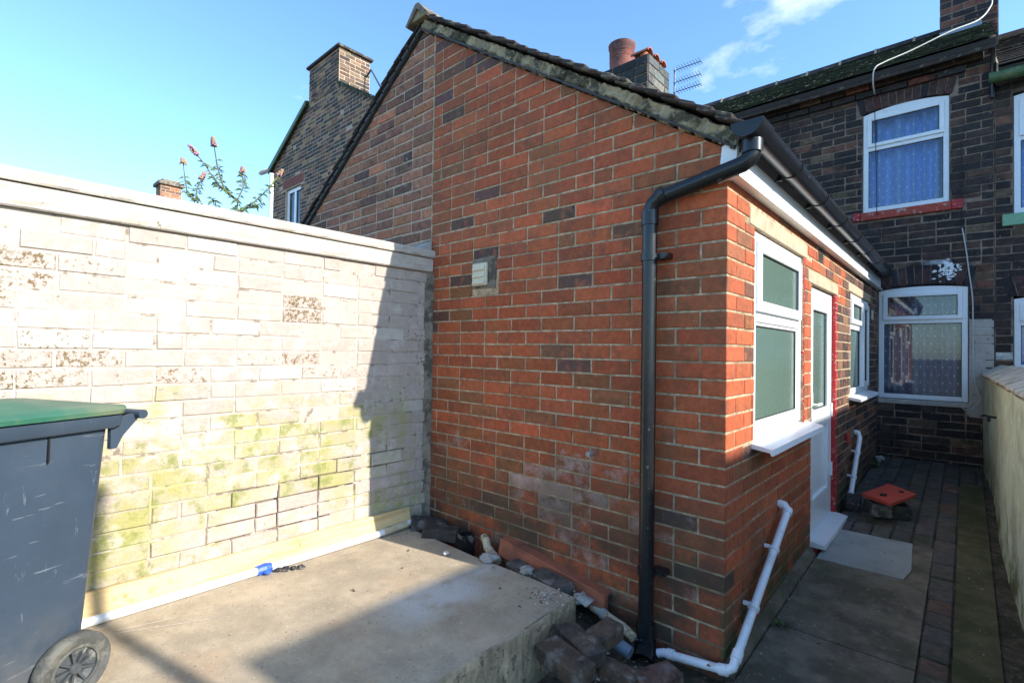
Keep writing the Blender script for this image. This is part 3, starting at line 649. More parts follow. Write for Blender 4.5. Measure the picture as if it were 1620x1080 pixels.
# bathroom window
w1 = bpy.data.objects.new('window', None); C.objects.link(w1); w1.parent = ext
u0, u1, z0, z1 = .385, 1.345, .905, 1.92
fm = MB(); rails(fm, XS, u0, u1, z0, z1, -.075, -.012, .058); fm.cbox((u0 + .057, -.075, 1.475), (u1 - .057, -.0135, 1.545), .004, X=XS); obj('frame', fm, 'upvc', w1)
sf = MB(); rails(sf, XS, u0 + .05, u1 - .05, 1.525, z1 - .045, -.05, .006, .055); obj('opening_sash', sf, 'upvc', w1)
pane(w1, XS, u0 + .105, u1 - .105, 1.58, z1 - .10, -.012, 'frosted')
bd = MB(); rails(bd, XS, u0 + .056, u1 - .056, z0 + .056, 1.477, -.05, -.022, .02); obj('bead', bd, 'upvc', w1)
pane(w1, XS, u0 + .076, u1 - .076, z0 + .076, 1.457, -.03, 'frosted')
sl_ = MB(); sl_.prism([(-.06, .903), (.0, .893), (.092, .872), (.098, .845), (.09, .845), (.084, .858), (-.06, .876)], lambda v: (v[0], v[1], v[2]), .335, 1.475); obj('sill', sl_, 'upvc', w1)
# door
dr = bpy.data.objects.new('door', None); C.objects.link(dr); dr.parent = ext
u0, u1, z0, z1 = 1.565, 2.365, .115, 1.782
fm = MB(); rails(fm, XS, u0, u1, z0, z1, -.09, -.022, .06); obj('frame', fm, 'upvc', dr)
lf = MB(); rails(lf, XS, u0 + .055, u1 - .055, z0 + .055, z1 - .055, -.07, -.018, .10, (1, 1, 1.6, 1)); lf.cbox((u0 + .154, -.07, .80), (u1 - .154, -.0192, .93), .004, X=XS); obj('leaf', lf, 'upvc', dr)
pane(dr, XS, u0 + .155, u1 - .155, .93, z1 - .155, -.04, 'frosted')
obj('panel', MB().cbox((u0 + .155, -.07, z0 + .21), (u1 - .155, -.038, .80), .004, X=XS), 'upvc', dr)
hd = MB().cbox((u0 + .085, -.018, .86), (u0 + .115, -.008, 1.06), .003, X=XS).tube([XS((u0 + .1, -.008, .98)), XS((u0 + .1, .02, .98)), XS((u0 + .21, .022, .98))], .009, 8); obj('handle', hd, 'upvc', dr, True)
hg = MB().tube([XS((u1 - .06, -.012, .85)), XS((u1 - .06, -.012, .95))], .01, 8).tube([XS((u1 - .06, -.012, .4)), XS((u1 - .06, -.012, .5))], .01, 8); obj('hinge', hg, 'upvc', dr, True)
obj('threshold', MB().prism([(-.12, .08), (-.12, .118), (.0, .108), (.085, .095), (.09, .072), (.0, .072)], lambda v: (v[0], v[1], v[2]), 1.545, 2.385), 'upvc', dr)
obj('threshold_base', MB().box((-.1, 1.57, -.1), (.045, 2.36, .0715)), 'redpaint', dr)
for nm_, a_ in (('reveal', (2.3655, 2.3695, .11, 1.783)),): obj('reveal', MB().box((a_[0], -.099, a_[2]), (a_[1], .003, a_[3]), X=XS), 'redpaint', dr)
room(dr, XS, 1.4, 2.5, -.1, 1.95, -.13, .6)
# kitchen window
w2 = bpy.data.objects.new('window', None); C.objects.link(w2); w2.parent = ext
u0, u1, z0, z1 = 3.05, 4.15, .965, 1.87
fm = MB(); rails(fm, XS, u0, u1, z0, z1, -.07, -.005, .055); um = 3.74; fm.cbox((um - .03, -.07, z0 + .054), (um + .03, -.0065, z1 - .054), .004, X=XS); fm.cbox((u0 + .054, -.07, 1.55), (um - .029, -.0065, 1.61), .004, X=XS); obj('frame', fm, 'upvc', w2)
sf = MB(); rails(sf, XS, um + .02, u1 - .045, z0 + .045, z1 - .045, -.04, .014, .05); obj('opening_sash', sf, 'upvc', w2)
sf = MB(); rails(sf, XS, u0 + .045, um - .02, 1.6, z1 - .045, -.04, .014, .045); obj('opening_sash', sf, 'upvc', w2)
pane(w2, XS, u0 + .09, um - .065, 1.645, z1 - .09, -.01, 'frosted'); pane(w2, XS, u0 + .055, um - .03, z0 + .055, 1.55, -.025, 'frosted'); pane(w2, XS, um + .07, u1 - .095, z0 + .095, z1 - .095, -.01, 'frosted')
obj('sill', MB().prism([(-.06, .965), (.0, .957), (.085, .94), (.09, .918), (.082, .918), (-.06, .94)], lambda v: (v[0], v[1], v[2]), 3.0, 4.22), 'upvc', w2)
obj('trickle_vent', MB().cbox((4.30, .004, 1.70), (4.36, .02, 1.80), .004, X=XS), 'ventplastic', ext)

# ------------------------------------------------------------------ neighbour wing sharing the ridge (old brick half of the gable)
rg = random.Random(5)
nb = thing('neighbour_extension', 'weathered old brown brick half gable rising behind the painted yard wall', 'extension')
hpL = [(-SL, 1, AZ_ - SL * AX * -1 * -1 if False else AZ_ - SL * AX * 1)]
hpL = [(-SL, 1, AZ_ - .01 - SL * AX)]        # z <= AZ_ + SL*(x-AX)
NX0 = -4.45
nm_ = MB(); core(nm_, XG, NX0, SEAM - .01, 1.0, 3.7, -.1, -.003, hp=hpL + hpG); nw = obj('gable_wall', nm_, 'oldmortar', nb)
bs = BrickSet(); bs.wall(courses(rg, NX0, SEAM - .01, 1.0, 3.7, .077, .232, .013, (), hpL + hpG, .12), XG, nw, 'oldbrick', lambda u, z, n: pick(rg, OLD), proud=.002, jit=.003, inset=.004)
bs.finish(nb)
nroof = bpy.data.objects.new('roof', None); C.objects.link(nroof); nroof.parent = nb
verge(nroof, NX0 - .1, AZ_ + SL * (NX0 - .1 - AX), left=True, y0=-.022, rg=rg)
obj('outer_wall', MB().box((NX0 - .1, .1, 0), (NX0, 4.8, 2.1)), 'oldmortar', nb)
obj('party_wall', MB().box((SEAM - .1, .105, 0), (SEAM - .012, 4.8, 3.5)), 'darkroom', nb)
# ridge stack with pots
rg = random.Random(9)
st = thing('ridge_chimney', 'low sooty brick chimney stack with ribbed clay pot on extension ridge', 'chimney')
sx0, sx1, sy0, sy1, sz1 = -2.29, -1.725, 2.6, 3.1, 4.46
cm = MB(); cm.box((sx0, sy0, 3.2), (sx1, sy1, sz1 - .002)); sc_ = obj('stack', cm, 'darkmortar', st)
bs = BrickSet()
BIG = [(1, (.022, .026, .024)), (1, (.04, .042, .036)), (1, (.03, .03, .03))]
bs.wall(courses(rg, sx0, sx1, 3.76, sz1, .10, .28, .01, phase=1), frm((0, sy0, 0), (1, 0, 0), (0, -1, 0)), sc_, 'darkbrick', lambda u, z, n: pick(rg, BIG), proud=.008, jit=.003)
bs.wall(courses(rg, sy0, sy1, 3.76, sz1, .10, .25, .01), frm((sx1, 0, 0), (0, 1, 0), (1, 0, 0)), sc_, 'oldbrick', lambda u, z, n: pick(rg, [(1, (.10, .11, .10)), (1, (.14, .14, .12)), (1, (.07, .08, .075))]), proud=.008, jit=.003)  # sun-facing side: paler bricks than the front, its lit look put into the colour
bs.finish(st)
obj('chimney_pot', MB().lathe((-2.13, 2.76, sz1 - .02), [(.12, 0), (.138, .0), (.135, .1), (.139, .15), (.130, .158), (.139, .18), (.130, .188), (.139, .21), (.130, .218), (.140, .24), (.132, .248), (.142, .28), (.150, .30), (.152, .33), (.138, .335), (.13, .28)], 28), 'pot', st, True)
for i in range(3):
    yv = 2.66 + .16 * i
    tl = obj('vent_pot', MB().lathe((-1.80, yv, sz1 - .01), [(.045, 0), (.045, .05), (.04, .06)], 14), 'terracotta', st, True)
    m = MB(); n = 8; vs = []; 
    for xv in (-1.93, -1.725):
        for i2 in range(n + 1):
            t = math.pi * i2 / n; vs.append((xv, yv + .062 * math.cos(t), sz1 + .04 + .05 * math.sin(t)))
        for i2 in range(n + 1):
            t = math.pi * i2 / n; vs.append((xv, yv + .05 * math.cos(t), sz1 + .04 + .038 * math.sin(t)))
    k = 2 * (n + 1); F = []
    for j in range(n): F += [(j, j + 1, k + j + 1, k + j), (n + 1 + j, k + n + 1 + j, k + n + 2 + j, n + 2 + j), (j, n + 1 + j, n + 2 + j, j + 1), (k + j, k + j + 1, k + n + 2 + j, k + n + 1 + j)]
    obj('pot_hood', MB().add(vs, F), 'terracotta', st, True)

# ------------------------------------------------------------------ main house (rear wall y = 4.82 faces -y)
rg = random.Random(21)
MY = 4.82
XM = frm((0, MY, 0), (1, 0, 0), (0, -1, 0))
def arch(u0, u1, zs, rise, n=10): return [(u0 + (u1 - u0) * i / n, zs + rise * (1 - (2 * i / n - 1) ** 2)) for i in range(n + 1)]
def house_window(parent, u0, u1, z0, zs, rise, zt, curtain, room_d=.5):
    wn_ = bpy.data.objects.new('window', None); C.objects.link(wn_); wn_.parent = parent
    fr = MB(); rails(fr, XM, u0, u1, z0, zs - .0, -.075, -.012, .05)
    fr.prism(arch(u0, u1, zs, rise) + [(u1, zs - .004), (u0, zs - .004)][0:2], XM, -.075, -.011)
    fr.cbox((u0 + .049, -.075, zt - .025), (u1 - .049, -.0135, zt + .025), .004, X=XM); obj('frame', fr, 'upvc', wn_)
    sh_ = MB(); rails(sh_, XM, u0 + .04, u1 - .04, zt + .018, zs - .036, -.05, .004, .042); obj('opening_sash', sh_, 'upvc', wn_)
    pane(wn_, XM, u0 + .082, u1 - .082, zt + .06, zs - .078, -.02, 'glass'); pane(wn_, XM, u0 + .05, u1 - .05, z0 + .05, zt - .025, -.035, 'glass')
    room(wn_, XM, u0 - .02, u1 + .02, z0 - .02, zs + rise + .02, -.08, room_d)
    vs = []; F = []; n = 90
    for j, z in enumerate((z0 + .02, zs - .02)):
        for i in range(n + 1):
            u = u0 + .01 + (u1 - u0 - .02) * i / n; q = i / n
            vs.append(XM((u, -.16 + .045 * math.sin(q * 36 + 1.6 * math.sin(q * 9)) + .014 * math.sin(q * 17 + j * .6), z)))
    for i in range(n): F.append((i, i + 1, n + 2 + i, n + 1 + i))
    cu_ = obj('curtain', MB().add(vs, F), curtain, wn_, True)
    return wn_
hs = thing('terraced_house', 'sooty dark brick two storey terraced house behind the extension', 'house')
HX1 = .965
UW = (-.14, .625, 2.965, 4.10); LW = (.012, .772, .845, 2.03)
holesM = [(UW[0], UW[1], UW[2], UW[3] + .03), (LW[0] - .02, LW[1], LW[2], LW[3] + .06), (UW[0] - .09, UW[1] + .1, 2.86, 2.966), (UW[0] - .06, UW[1] + .06, 4.10, 4.37), (LW[0] - .06, LW[1] + .05, 2.03, 2.30)]
wm = MB(); core(wm, XM, -4.6, HX1, -.1, 4.42, -.2, 0, holes=[(UW[0], UW[1], UW[2] - .0, UW[3] + .05), (LW[0], LW[1], LW[2], LW[3] + .08)]); hw = obj('rear_wall', wm, 'darkmortar', hs)
def darkc(u, z, n):
    if .775 < u < .945 + .03 * rg.random() and .68 < z < 1.72: return (.62, .62, .55)
    if .94 < u and 1.28 < z < 1.4: return (.6, .6, .53)
    if .5 < u < .7 and 2.3 < z < 2.38: return (.5, .52, .54)
    return pick(rg, DARK if z > 2.4 or rg.random() < .8 else DARK[:2])
bb = [q for q in courses(rg, -2.2, HX1, .06, 4.42, .082, .236, .011, holesM, (), .14) if not (q[0][0][0] < -.25 and q[0][0][1] < 2.0) and not (q[0][2][0] < .01 and q[0][0][1] < 2.05)]
isw = lambda q: (.775 < (q[0][0][0] + q[0][2][0]) / 2 < .97 and .68 < q[0][0][1] < 1.68)
bs = BrickSet(); bs.wall([q for q in bb if not isw(q)], XM, hw, 'darkbrick', darkc, proud=.005, jit=.004, inset=.005)
bs.wall([q for q in bb if isw(q)], XM, hw, 'coping', lambda u, z, n: (1, 1, 1), proud=.006, jit=.003, inset=.004)
obj('whitewash', MB().prism([(.776, .70), (.90, .70), (.90, 1.30), (.962, 1.30), (.962, 1.40), (.945, 1.41), (.945, 1.72), (.776, 1.72)], XM, -.001, .0035), 'coping', hs)
def voussoirs(u0, u1, zs, rise, h, pal, k, BS, par):
    cu = (u0 + u1) / 2
    for i in range(k):
        a, b = i / k, (i + 1) / k
        za = lambda t: zs + rise * (1 - (2 * t - 1) ** 2); sp = lambda t: (t - .5) * .10
        ua, ub = u0 + (u1 - u0) * a + .004, u0 + (u1 - u0) * b - .004
        BS.wall([([(ua, za(a) + .008), (ub, za(b) + .008), (ub + sp(b), za(b) + h), (ua + sp(a), za(a) + h)], i)], XM, par, 'darkbrick', lambda u, z, n: pick(rg, pal), proud=.006)
VPAL = [(40, (.03, .024, .026)), (25, (.07, .035, .03)), (14, (.17, .045, .03))]
voussoirs(UW[0] - .02, UW[1] + .02, UW[3], .05, .215, VPAL, 12, bs, hw); voussoirs(LW[0], LW[1] + .02, LW[3] + .01, .05, .215, VPAL, 12, bs, hw)
bs.finish(hs)
g = random.Random(77)
for k in range(90):
    cu, cz = g.gauss(.61, .045), g.gauss(2.235, .042); q = [(cu + a, cz + b) for a, b in ragged(g.uniform(.004, .02), g.uniform(.004, .013), 9, g, 0, .4)]
    obj('paint_splash', MB().prism(q, XM, 0, .0116 + .00003 * k), 'upvc', hs)
house_window(hs, UW[0] + .004, UW[1] - .004, UW[2] + .003, UW[3], .045, 3.70, 'curtainblue')
house_window(hs, LW[0] + .003, LW[1] - .004, LW[2] + .003, LW[3] + .02, .03, 1.70, 'curtaingrey')
sl1 = obj('upper_sill', MB().cbox((UW[0] - .015, -.03, 2.87), (UW[1] + .012, .035, 2.962), .006, X=XM), 'redsill', hs)
for a, b in ((-.232, -.158), (.64, .728)): obj('sill_end', MB().cbox((a, -.03, 2.872), (b, .03, 2.972), .005, X=XM), 'redpaint', hs)
obj('lower_sill', MB().cbox((LW[0] - .002, -.05, .79), (LW[1] + .02, .018, .842), .005, X=XM), 'coping', hs)
# corbel, eaves and roof
cb = MB()
for i in range(15): cb.cbox((-2.6 + .24 * i, .006, 4.30), (-2.6 + .24 * i + .228, .04, 4.365), .004, pick(rg, VPAL), X=XM) if not (-2.6 + .24 * i + .228 > HX1) else None
for i in range(15): cb.cbox((-2.7 + .24 * i, .006, 4.375), (-2.7 + .24 * i + .228, .075, 4.44), .004, pick(rg, DARK), X=XM) if not (-2.7 + .24 * i + .228 > HX1) else None
stuff('eaves_corbel', cb, 'darkbrick', hs)
def main_roof(parent, x0, x1, ye, ze, yr, zr, mat, seed):
    g = random.Random(seed); L = math.hypot(yr - ye, zr - ze); d = Vector((0, (yr - ye) / L, (zr - ze) / L)); up = Vector((0, -d.z, d.y)); O = Vector((0, ye, ze))
    X = lambda v: tuple(O + Vector((v[0], 0, 0)) + d * v[1] + up * v[2])
    obj('roof_slab', MB().box((x0, 0, -.05), (x1, L, 0), X=X), 'darkroom', parent)
    tl = MB(); n = int(L / .16)
    for i in range(n):
        x = x0
        while x < x1:
            wv = min(.26, x1 - x); r = g.uniform(-.004, .006)
            tl.box((x + .002, i * .16 - .02, .004), (x + wv - .002, i * .16 + .18, .016), X=lambda v: X((v[0], v[1], v[2] + (.02 - .09 * (v[1] - i * .16)) + r))); x += .26
    stuff('roof_tiles', tl, mat, parent)
    x = x0
    while x < x1:
        e = min(x + .45, x1); pz = g.uniform(-.006, .006)
        m = MB(); m.add([(xx, yr + yy, zr + zz + pz) for xx in (x + .004, e - .004) for yy, zz in ((-.13, -.03), (-.09, .05), (0, .09), (.09, .05), (.13, -.03))], [(0, 1, 2, 3, 4), (9, 8, 7, 6, 5)] + [(i, 5 + i, 6 + i, i + 1) for i in range(4)]); obj('ridge_tile', m, 'tile', parent)
        if e < x1: obj('ridge_joint', MB().add([(xx, yr + yy, zr + zz + pz) for xx in (e - .015, e + .015) for yy, zz in ((-.135, -.03), (-.095, .056), (0, .096), (.095, .056), (.135, -.03))], [(0, 1, 2, 3, 4), (9, 8, 7, 6, 5)] + [(i, 5 + i, 6 + i, i + 1) for i in range(4)]), 'lintel', parent)
        x = e
mroof = bpy.data.objects.new('roof', None); C.objects.link(mroof); mroof.parent = hs
main_roof(mroof, -7.0, .975, 4.60, 4.48, 7.0, 5.84, 'roofmoss', 2)
obj('far_roof_slope', MB().add([(-7, 7.0, 5.83), (.975, 7.0, 5.83), (.975, 9.5, 4.45), (-7, 9.5, 4.45), (-7, 7.0, 5.78), (.975, 7.0, 5.78), (.975, 9.5, 4.40), (-7, 9.5, 4.40)], [(0, 1, 2, 3), (7, 6, 5, 4), (0, 4, 5, 1), (1, 5, 6, 2), (2, 6, 7, 3), (3, 7, 4, 0)]), 'tile', mroof)
obj('eaves_board', MB().box((-7, 4.63, 4.395), (.97, 4.66, 4.455)), 'tile', mroof)
# chimney on the main ridge
ms_ = bpy.data.objects.new('chimney', None); C.objects.link(ms_); ms_.parent = hs
obj('stack', MB().box((.50, 6.35, 4.9), (1.05, 7.4, 7.3)), 'darkmortar', ms_)
XC = frm((0, 6.35, 0), (1, 0, 0), (0, -1, 0)); bs = BrickSet()
bs.wall(courses(rg, .50, 1.05, 5.28, 7.3, .082, .23, .011), XC, ms_, 'darkbrick', lambda u, z, n: pick(rg, [(3, (.035, .024, .026)), (2, (.09, .04, .034)), (2, (.16, .06, .04))]), proud=.005, jit=.0025)
bs.wall(courses(rg, 6.35, 7.4, 5.28, 7.3, .082, .23, .011), frm((.50, 0, 0), (0, 1, 0), (-1, 0, 0)), ms_, 'darkbrick', lambda u, z, n: pick(rg, [(3, (.04, .028, .028)), (2, (.1, .045, .034))]), proud=.005, jit=.0025)
bs.finish(ms_)
obj('lead_flashing', MB().prism([(.492, 5.42), (.90, 5.42), (.90, 5.55), (.88, 5.56), (.492, 5.55)], XC, .0, .014), 'lead', ms_)
# cables on the rear wall
def smooth_path(pts, k=6):
    P = [Vector(q) for q in pts]; P = [P[0]] + P + [P[-1]]; out = []
    for i in range(1, len(P) - 2):
        for t in [q / k for q in range(k)]:
            a, b, c, d = P[i - 1], P[i], P[i + 1], P[i + 2]; out.append(.5 * (2 * b + (c - a) * t + (2 * a - 5 * b + 4 * c - d) * t * t + (3 * b - a - 3 * c + d) * t ** 3))
    return out + [P[-1]]
def cable(pts, r, mat, parent, name='cable'):
    pts = smooth_path(pts); return obj(name, MB().tube(pts, r, 7), mat, parent, True)
cable([(.99, 6.28, 5.75), (.97, 5.9, 5.47), (.86, 5.4, 5.10), (.62, 5.1, 4.92), (.3, 4.85, 4.72), (.08, 4.64, 4.58), (.0, 4.56, 4.50), (-.018, 4.60, 4.36), (-.02, 4.74, 4.30)], .007, 'cable', hs)
cable([(-.02, 4.74, 4.30), (-.02, 4.79, 4.0), (-.005, 4.785, 3.4), (-.0, 4.78, 2.96), (.02, 4.75, 2.92)], .004, 'blackcable', hs)
cable([(.715, 4.80, 3.60), (.718, 4.80, 3.1), (.72, 4.80, 2.66)], .004, 'blackcable', hs)
cable([(.722, 4.80, 2.66), (.75, 4.80, 2.45), (.775, 4.80, 2.2), (.80, 4.80, 1.95), (.805, 4.80, 1.7), (.808, 4.79, 1.2), (.83, 4.78, 1.0), (.87, 4.78, .90)], .006, 'cable', hs)
cable([(.87, 4.76, .90), (.80, 4.74, .80), (.74, 4.74, .78), (.72, 4.76, .82)], .005, 'cable', hs)
# TV aerial
ae = thing('tv_aerial', 'grey three tier television aerial beside the main roof', 'aerial')
AXm, AYm = -2.55, 5.05
obj('mast', MB().tube([(AXm, AYm, 4.6), (AXm, AYm, 5.66)], .012, 8), 'metal', ae, True)
for z in (5.63, 5.44, 5.29):
    b_ = obj('boom', MB().tube([(AXm - .02, AYm, z), (AXm + .40, AYm + .02, z + .0)], .006, 6), 'metal', ae, True)
    for i in range(9): obj('element', MB().tube([(AXm + .05 + .043 * i, AYm - .07, z + .012), (AXm + .05 + .043 * i, AYm + .07, z - .012)], .0035, 5), 'metal', b_, True)

# ------------------------------------------------------------------ next house along the terrace (right edge of the frame)
rg = random.Random(33)
h2 = thing('neighbour_house', 'dark brick neighbouring house with green gutter at the right edge', 'house')
N0 = HX1 + .004
NW1, NW2 = (1.10, 1.9, 2.75, 3.93), (1.10, 1.9, 1.20, 1.90)
wm = MB(); core(wm, XM, N0, 6.9, -.1, 4.10, -.2, 0, holes=[(1.10, 1.9, 2.75, 3.96), (1.10, 1.9, 1.20, 1.93)]); hw2 = obj('rear_wall', wm, 'darkmortar', h2)
bs = BrickSet()
def dc2(u, z, n):
    if z > 1.27 and z < 1.40 and u < 1.12: return (.6, .6, .53)
    return pick(rg, DARK)
bs.wall(courses(rg, N0, 2.6, .06, 4.10, .082, .236, .011, [(1.10, 1.9, 2.6, 4.0), (1.10, 1.9, 1.12, 2.12)], (), .14, phase=1), XM, hw2, 'darkbrick', dc2, proud=.005, jit=.0025, inset=.004)
voussoirs(1.06, 1.94, 1.91, .05, .2, VPAL, 12, bs, hw2); bs.finish(h2)
house_window(h2, 1.104, 1.896, 2.753, 3.93, .03, 3.5, 'curtainblue'); house_window(h2, 1.104, 1.896, 1.203, 1.90, .03, 1.66, 'curtainblue')
obj('upper_sill', MB().cbox((1.02, -.03, 2.63), (1.98, .035, 2.748), .006, X=XM), 'palegreen', h2)
r2 = bpy.data.objects.new('roof', None); C.objects.link(r2); r2.parent = h2
main_roof(r2, .99, 6.9, 4.62, 4.17, 7.0, 5.52, 'tile', 4)
obj('verge_board', MB().add([(.978, 4.62, 4.12), (.988, 4.62, 4.12), (.988, 7.0, 5.47), (.978, 7.0, 5.47), (.978, 4.62, 4.22), (.988, 4.62, 4.22), (.988, 7.0, 5.57), (.978, 7.0, 5.57)], [(0, 3, 2, 1), (4, 5, 6, 7), (0, 1, 5, 4), (1, 2, 6, 5), (2, 3, 7, 6), (3, 0, 4, 7)]), 'lintel', r2)
obj('far_roof_slope', MB().add([(.99, 7.0, 5.5), (6.9, 7.0, 5.5), (6.9, 9.5, 4.1), (.99, 9.5, 4.1), (.99, 7.0, 5.45), (6.9, 7.0, 5.45), (6.9, 9.5, 4.05), (.99, 9.5, 4.05)], [(0, 1, 2, 3), (7, 6, 5, 4), (0, 4, 5, 1), (1, 5, 6, 2), (2, 6, 7, 3), (3, 7, 4, 0)]), 'tile', r2)
gx_, gz_ = gx, gz
obj('gutter', MB().tube([(.92, 4.66, 4.10), (6.9, 4.66, 4.10)], .055, 14), 'greenpaint', h2, True)
obj('rainwater_pipe', MB().tube([(.955, 4.70, 4.42), (.955, 4.74, 4.36), (.952, 4.79, 4.15), (.952, 4.79, 3.95)], .02, 8), 'blackplastic', h2, True)
# neighbour's wing: casts the shade over the yard
wg = thing('neighbour_wing', 'rear wing of the next terraced pair beyond the rendered wall', 'extension')
gx0 = 4.77
obj('walls', MB().prism([(2.70, -.1), (6.84, -.1), (6.84, 2.2), (gx0, 3.56), (2.70, 2.2)], lambda v: (v[0], v[1], v[2]), -.12, 4.6), 'oldmortar', wg)
obj('roof', MB().prism([(2.6, 2.16), (gx0, 3.585), (6.94, 2.16), (6.94, 2.23), (gx0, 3.655), (2.6, 2.23)], lambda v: (v[0], v[1], v[2]), -.16, 4.64), 'tile', wg)
pl_ = thing('shadow_pole', 'tall slim wooden post beyond the rendered wall, added unseen for its shadow', 'post')  # out-of-view pole, added to throw a narrow shadow over slab and painted wall
obj('post', MB().tube([(3.0, -.70, -.3), (3.0, -.70, 3.55)], .032, 10), 'wood', pl_, True); obj('post_cap', MB().tube([(3.0, -.70, 3.55), (3.0, -.70, 3.6)], .045, 10), 'wood', pl_, True)

# ------------------------------------------------------------------ painted yard wall (x = -2.0 faces +x)
rg = random.Random(17)
pw = thing('painted_yard_wall', 'pale pink painted brick yard wall with flaking paint and moss', 'wall')
XP = frm((-2.0, 0, 0), (0, 1, 0), (1, 0, 0))
PY0 = -3.3
DEEPS = [(-1.32, -.72, .33, .58), (-.72, -.52, .45, .66), (-.48, -.2, .55, .72)]; DEEP = DEEPS[0]
cm = MB(); core(cm, XP, PY0, -.002, -.1, 1.84, -.2, 0, holes=DEEPS); pc = obj('wall_core', cm, 'paintmortar', pw)
for D_ in DEEPS: obj('open_joint', MB().box((D_[0], -.2, D_[2]), (D_[1], -.006, D_[3]), X=XP), 'deepjoint', pw)
def pcol(u, z, n):
    k = rg.uniform(.93, 1.05); c = (.42 * k, .345 * k, .297 * k)
    if rg.random() < .15: c = (.48, .43, .375)
    if rg.random() < .012: c = (.38, .25, .13)
    return c
def ppar(u, z, n):
    v = mnoise.noise(Vector((u * 2.6, z * 6.5, 4.3))); fl = max(0, min(1, .42 + 1.2 * v + rg.uniform(-.12, .22)))
    fl *= max(0, min(1, (z - .95) / .2)) * max(0, min(1, (1.80 - z) / .12))
    if z <= 1.0: fl = max(fl, .3 * max(0, v))
    mo = max(0, min(1, (1.28 - z) / .4)) * max(0, min(1, (z - .0) / .25)) * rg.uniform(.74, .94)
    if -1.25 < u < -.45 and z < .5: mo *= .5
    if u > -.42: mo *= .72
    gy = rg.choice((.3, .5, .75)) if .3 < z < 1.2 and rg.random() < .5 else .15
    return (fl, mo, gy)
bs = BrickSet()
bs.wall(courses(rg, PY0, -.012, .10, 1.84, .0792, .228, .008, (), (), .14), XP, pc, 'paint', pcol, proud=.0032, inset=.0045, jit=.003, back=-.03, parf=ppar, depthf=lambda u, z: rg.uniform(.0, .006) if z < .62 else rg.uniform(-.0005, .0008))
bs.finish(pw)
for a, b in ((PY0, -.004),):
    obj('coping_base', MB().cbox((a, -.22, 1.842), (b, .026, 1.936), .006, X=XP, jit=.002), 'coping', pw)
for a, b in ((PY0, -.003),):
    m = MB(); vs = []; F = []; k = 90
    for i in range(k + 1):
        yv = a + (b - a) * i / k; q = rg.uniform(-.0025, .0025)
        for n_, z in ((-.24, 1.94), (.038, 1.94), (.042 + q, 1.948), (.042 + q, 1.982 + q), (.034, 1.992), (-.1, 2.0), (-.24, 1.99)): vs.append(XP((yv, n_, z)))
    for i in range(k):
        for j in range(7): F.append((i * 7 + j, (i + 1) * 7 + j, (i + 1) * 7 + (j + 1) % 7, i * 7 + (j + 1) % 7))
    F += [tuple(range(7)), tuple(range(k * 7, k * 7 + 7))[::-1]]
    obj('coping_stone', m.add(vs, F), 'coping', pw)
# cement fillet where the wall meets the gable
m = MB(); vs = []; F = []
for i in range(31):
    z = .12 + 1.72 * i / 30; a = R_.uniform(-.006, .006)
    vs += [(-2.0 + .001, -.055 + a, z), (-1.985, -.03 + a, z), (-1.962 + a, -.006, z)]
for i in range(30):
    for j in range(2): F.append((i * 3 + j, i * 3 + j + 1, i * 3 + j + 4, i * 3 + j + 3))
obj('cement_fillet', m.add(vs, F), 'fillet', pw, True)
obj('cement_cap', MB().prism([(-.12, 1.995), (-.01, 1.995), (-.01, 2.06), (-.05, 2.04)], XP, -.2, .01, .006, jit=.004), 'cement', pw)

# ------------------------------------------------------------------ rendered yard wall on the right
rg = random.Random(19)
gwl = thing('rendered_yard_wall', 'pale green rendered low yard wall with tiled capping on the right', 'wall')
gface = lambda y: .962 - .0185 * (y - 1.0)
vs = []; F = []; ny, nz_ = 60, 14
for i in range(ny + 1):
    y = -.9 + 5.7 * i / ny
    for j in range(nz_ + 1):
        z = -.1 + 1.25 * j / nz_; vs.append((gface(y) + .012 * math.sin(y * 2.1 + z) + rg.uniform(-.003, .003) - .02 * max(0, (.3 - z)), y, z))
for i in range(ny):
    for j in range(nz_): a = i * (nz_ + 1) + j; F.append((a, a + 1, a + nz_ + 2, a + nz_ + 1))
obj('render_face', MB().add(vs, F), 'render', gwl, True)
obj('wall_core', MB().add([(gface(y) + dx, y, z) for y in (-.9, 4.8) for dx, z in ((.02, -.1), (.2, -.1), (.2, 1.14), (.02, 1.14))], [(0, 1, 2, 3), (7, 6, 5, 4), (0, 4, 5, 1), (1, 5, 6, 2), (2, 6, 7, 3), (3, 7, 4, 0)]), 'render', gwl)
y = -.9
while y < 4.78:
    L = min(.24, 4.80 - y); g0 = gface(y + L / 2) - .035; t = R_.uniform(-.006, .006); rr = R_.uniform(-.01, .01)
    obj('cap_tile', MB().cbox((0, y + .003, 0), (.155, y + L - .003, .018), .004, X=lambda v: (g0 + v[0], v[1], 1.145 + t + v[2] + v[0] * .56 + rr * (v[1] - y)), jit=.002), 'cap', gwl)
    obj('cap_tile', MB().cbox((0, y + .003, 0), (.14, y + L - .003, .018), .004, X=lambda v: (g0 + .16 + v[0], v[1], 1.231 + t + v[2] - v[0] * .5), jit=.002), 'cap', gwl)
    y += L
obj('capping_mortar', MB().add([(gface(y) + dx, y, z) for y in (-.9, 4.79) for dx, z in ((-.012, 1.12), (.21, 1.12), (.12, 1.215), (-.015, 1.145))], [(0, 1, 2, 3), (7, 6, 5, 4), (0, 4, 5, 1), (1, 5, 6, 2), (2, 6, 7, 3), (3, 7, 4, 0)]), 'verge', gwl)
obj('iron_hook', MB().tube([(.93, 3.3, .845), (.88, 3.3, .85), (.86, 3.28, .86), (.84, 3.27, .85)], .009, 8).tube([(.885, 3.3, .85), (.885, 3.3, .81)], .012, 8), 'blackplastic', gwl, True)

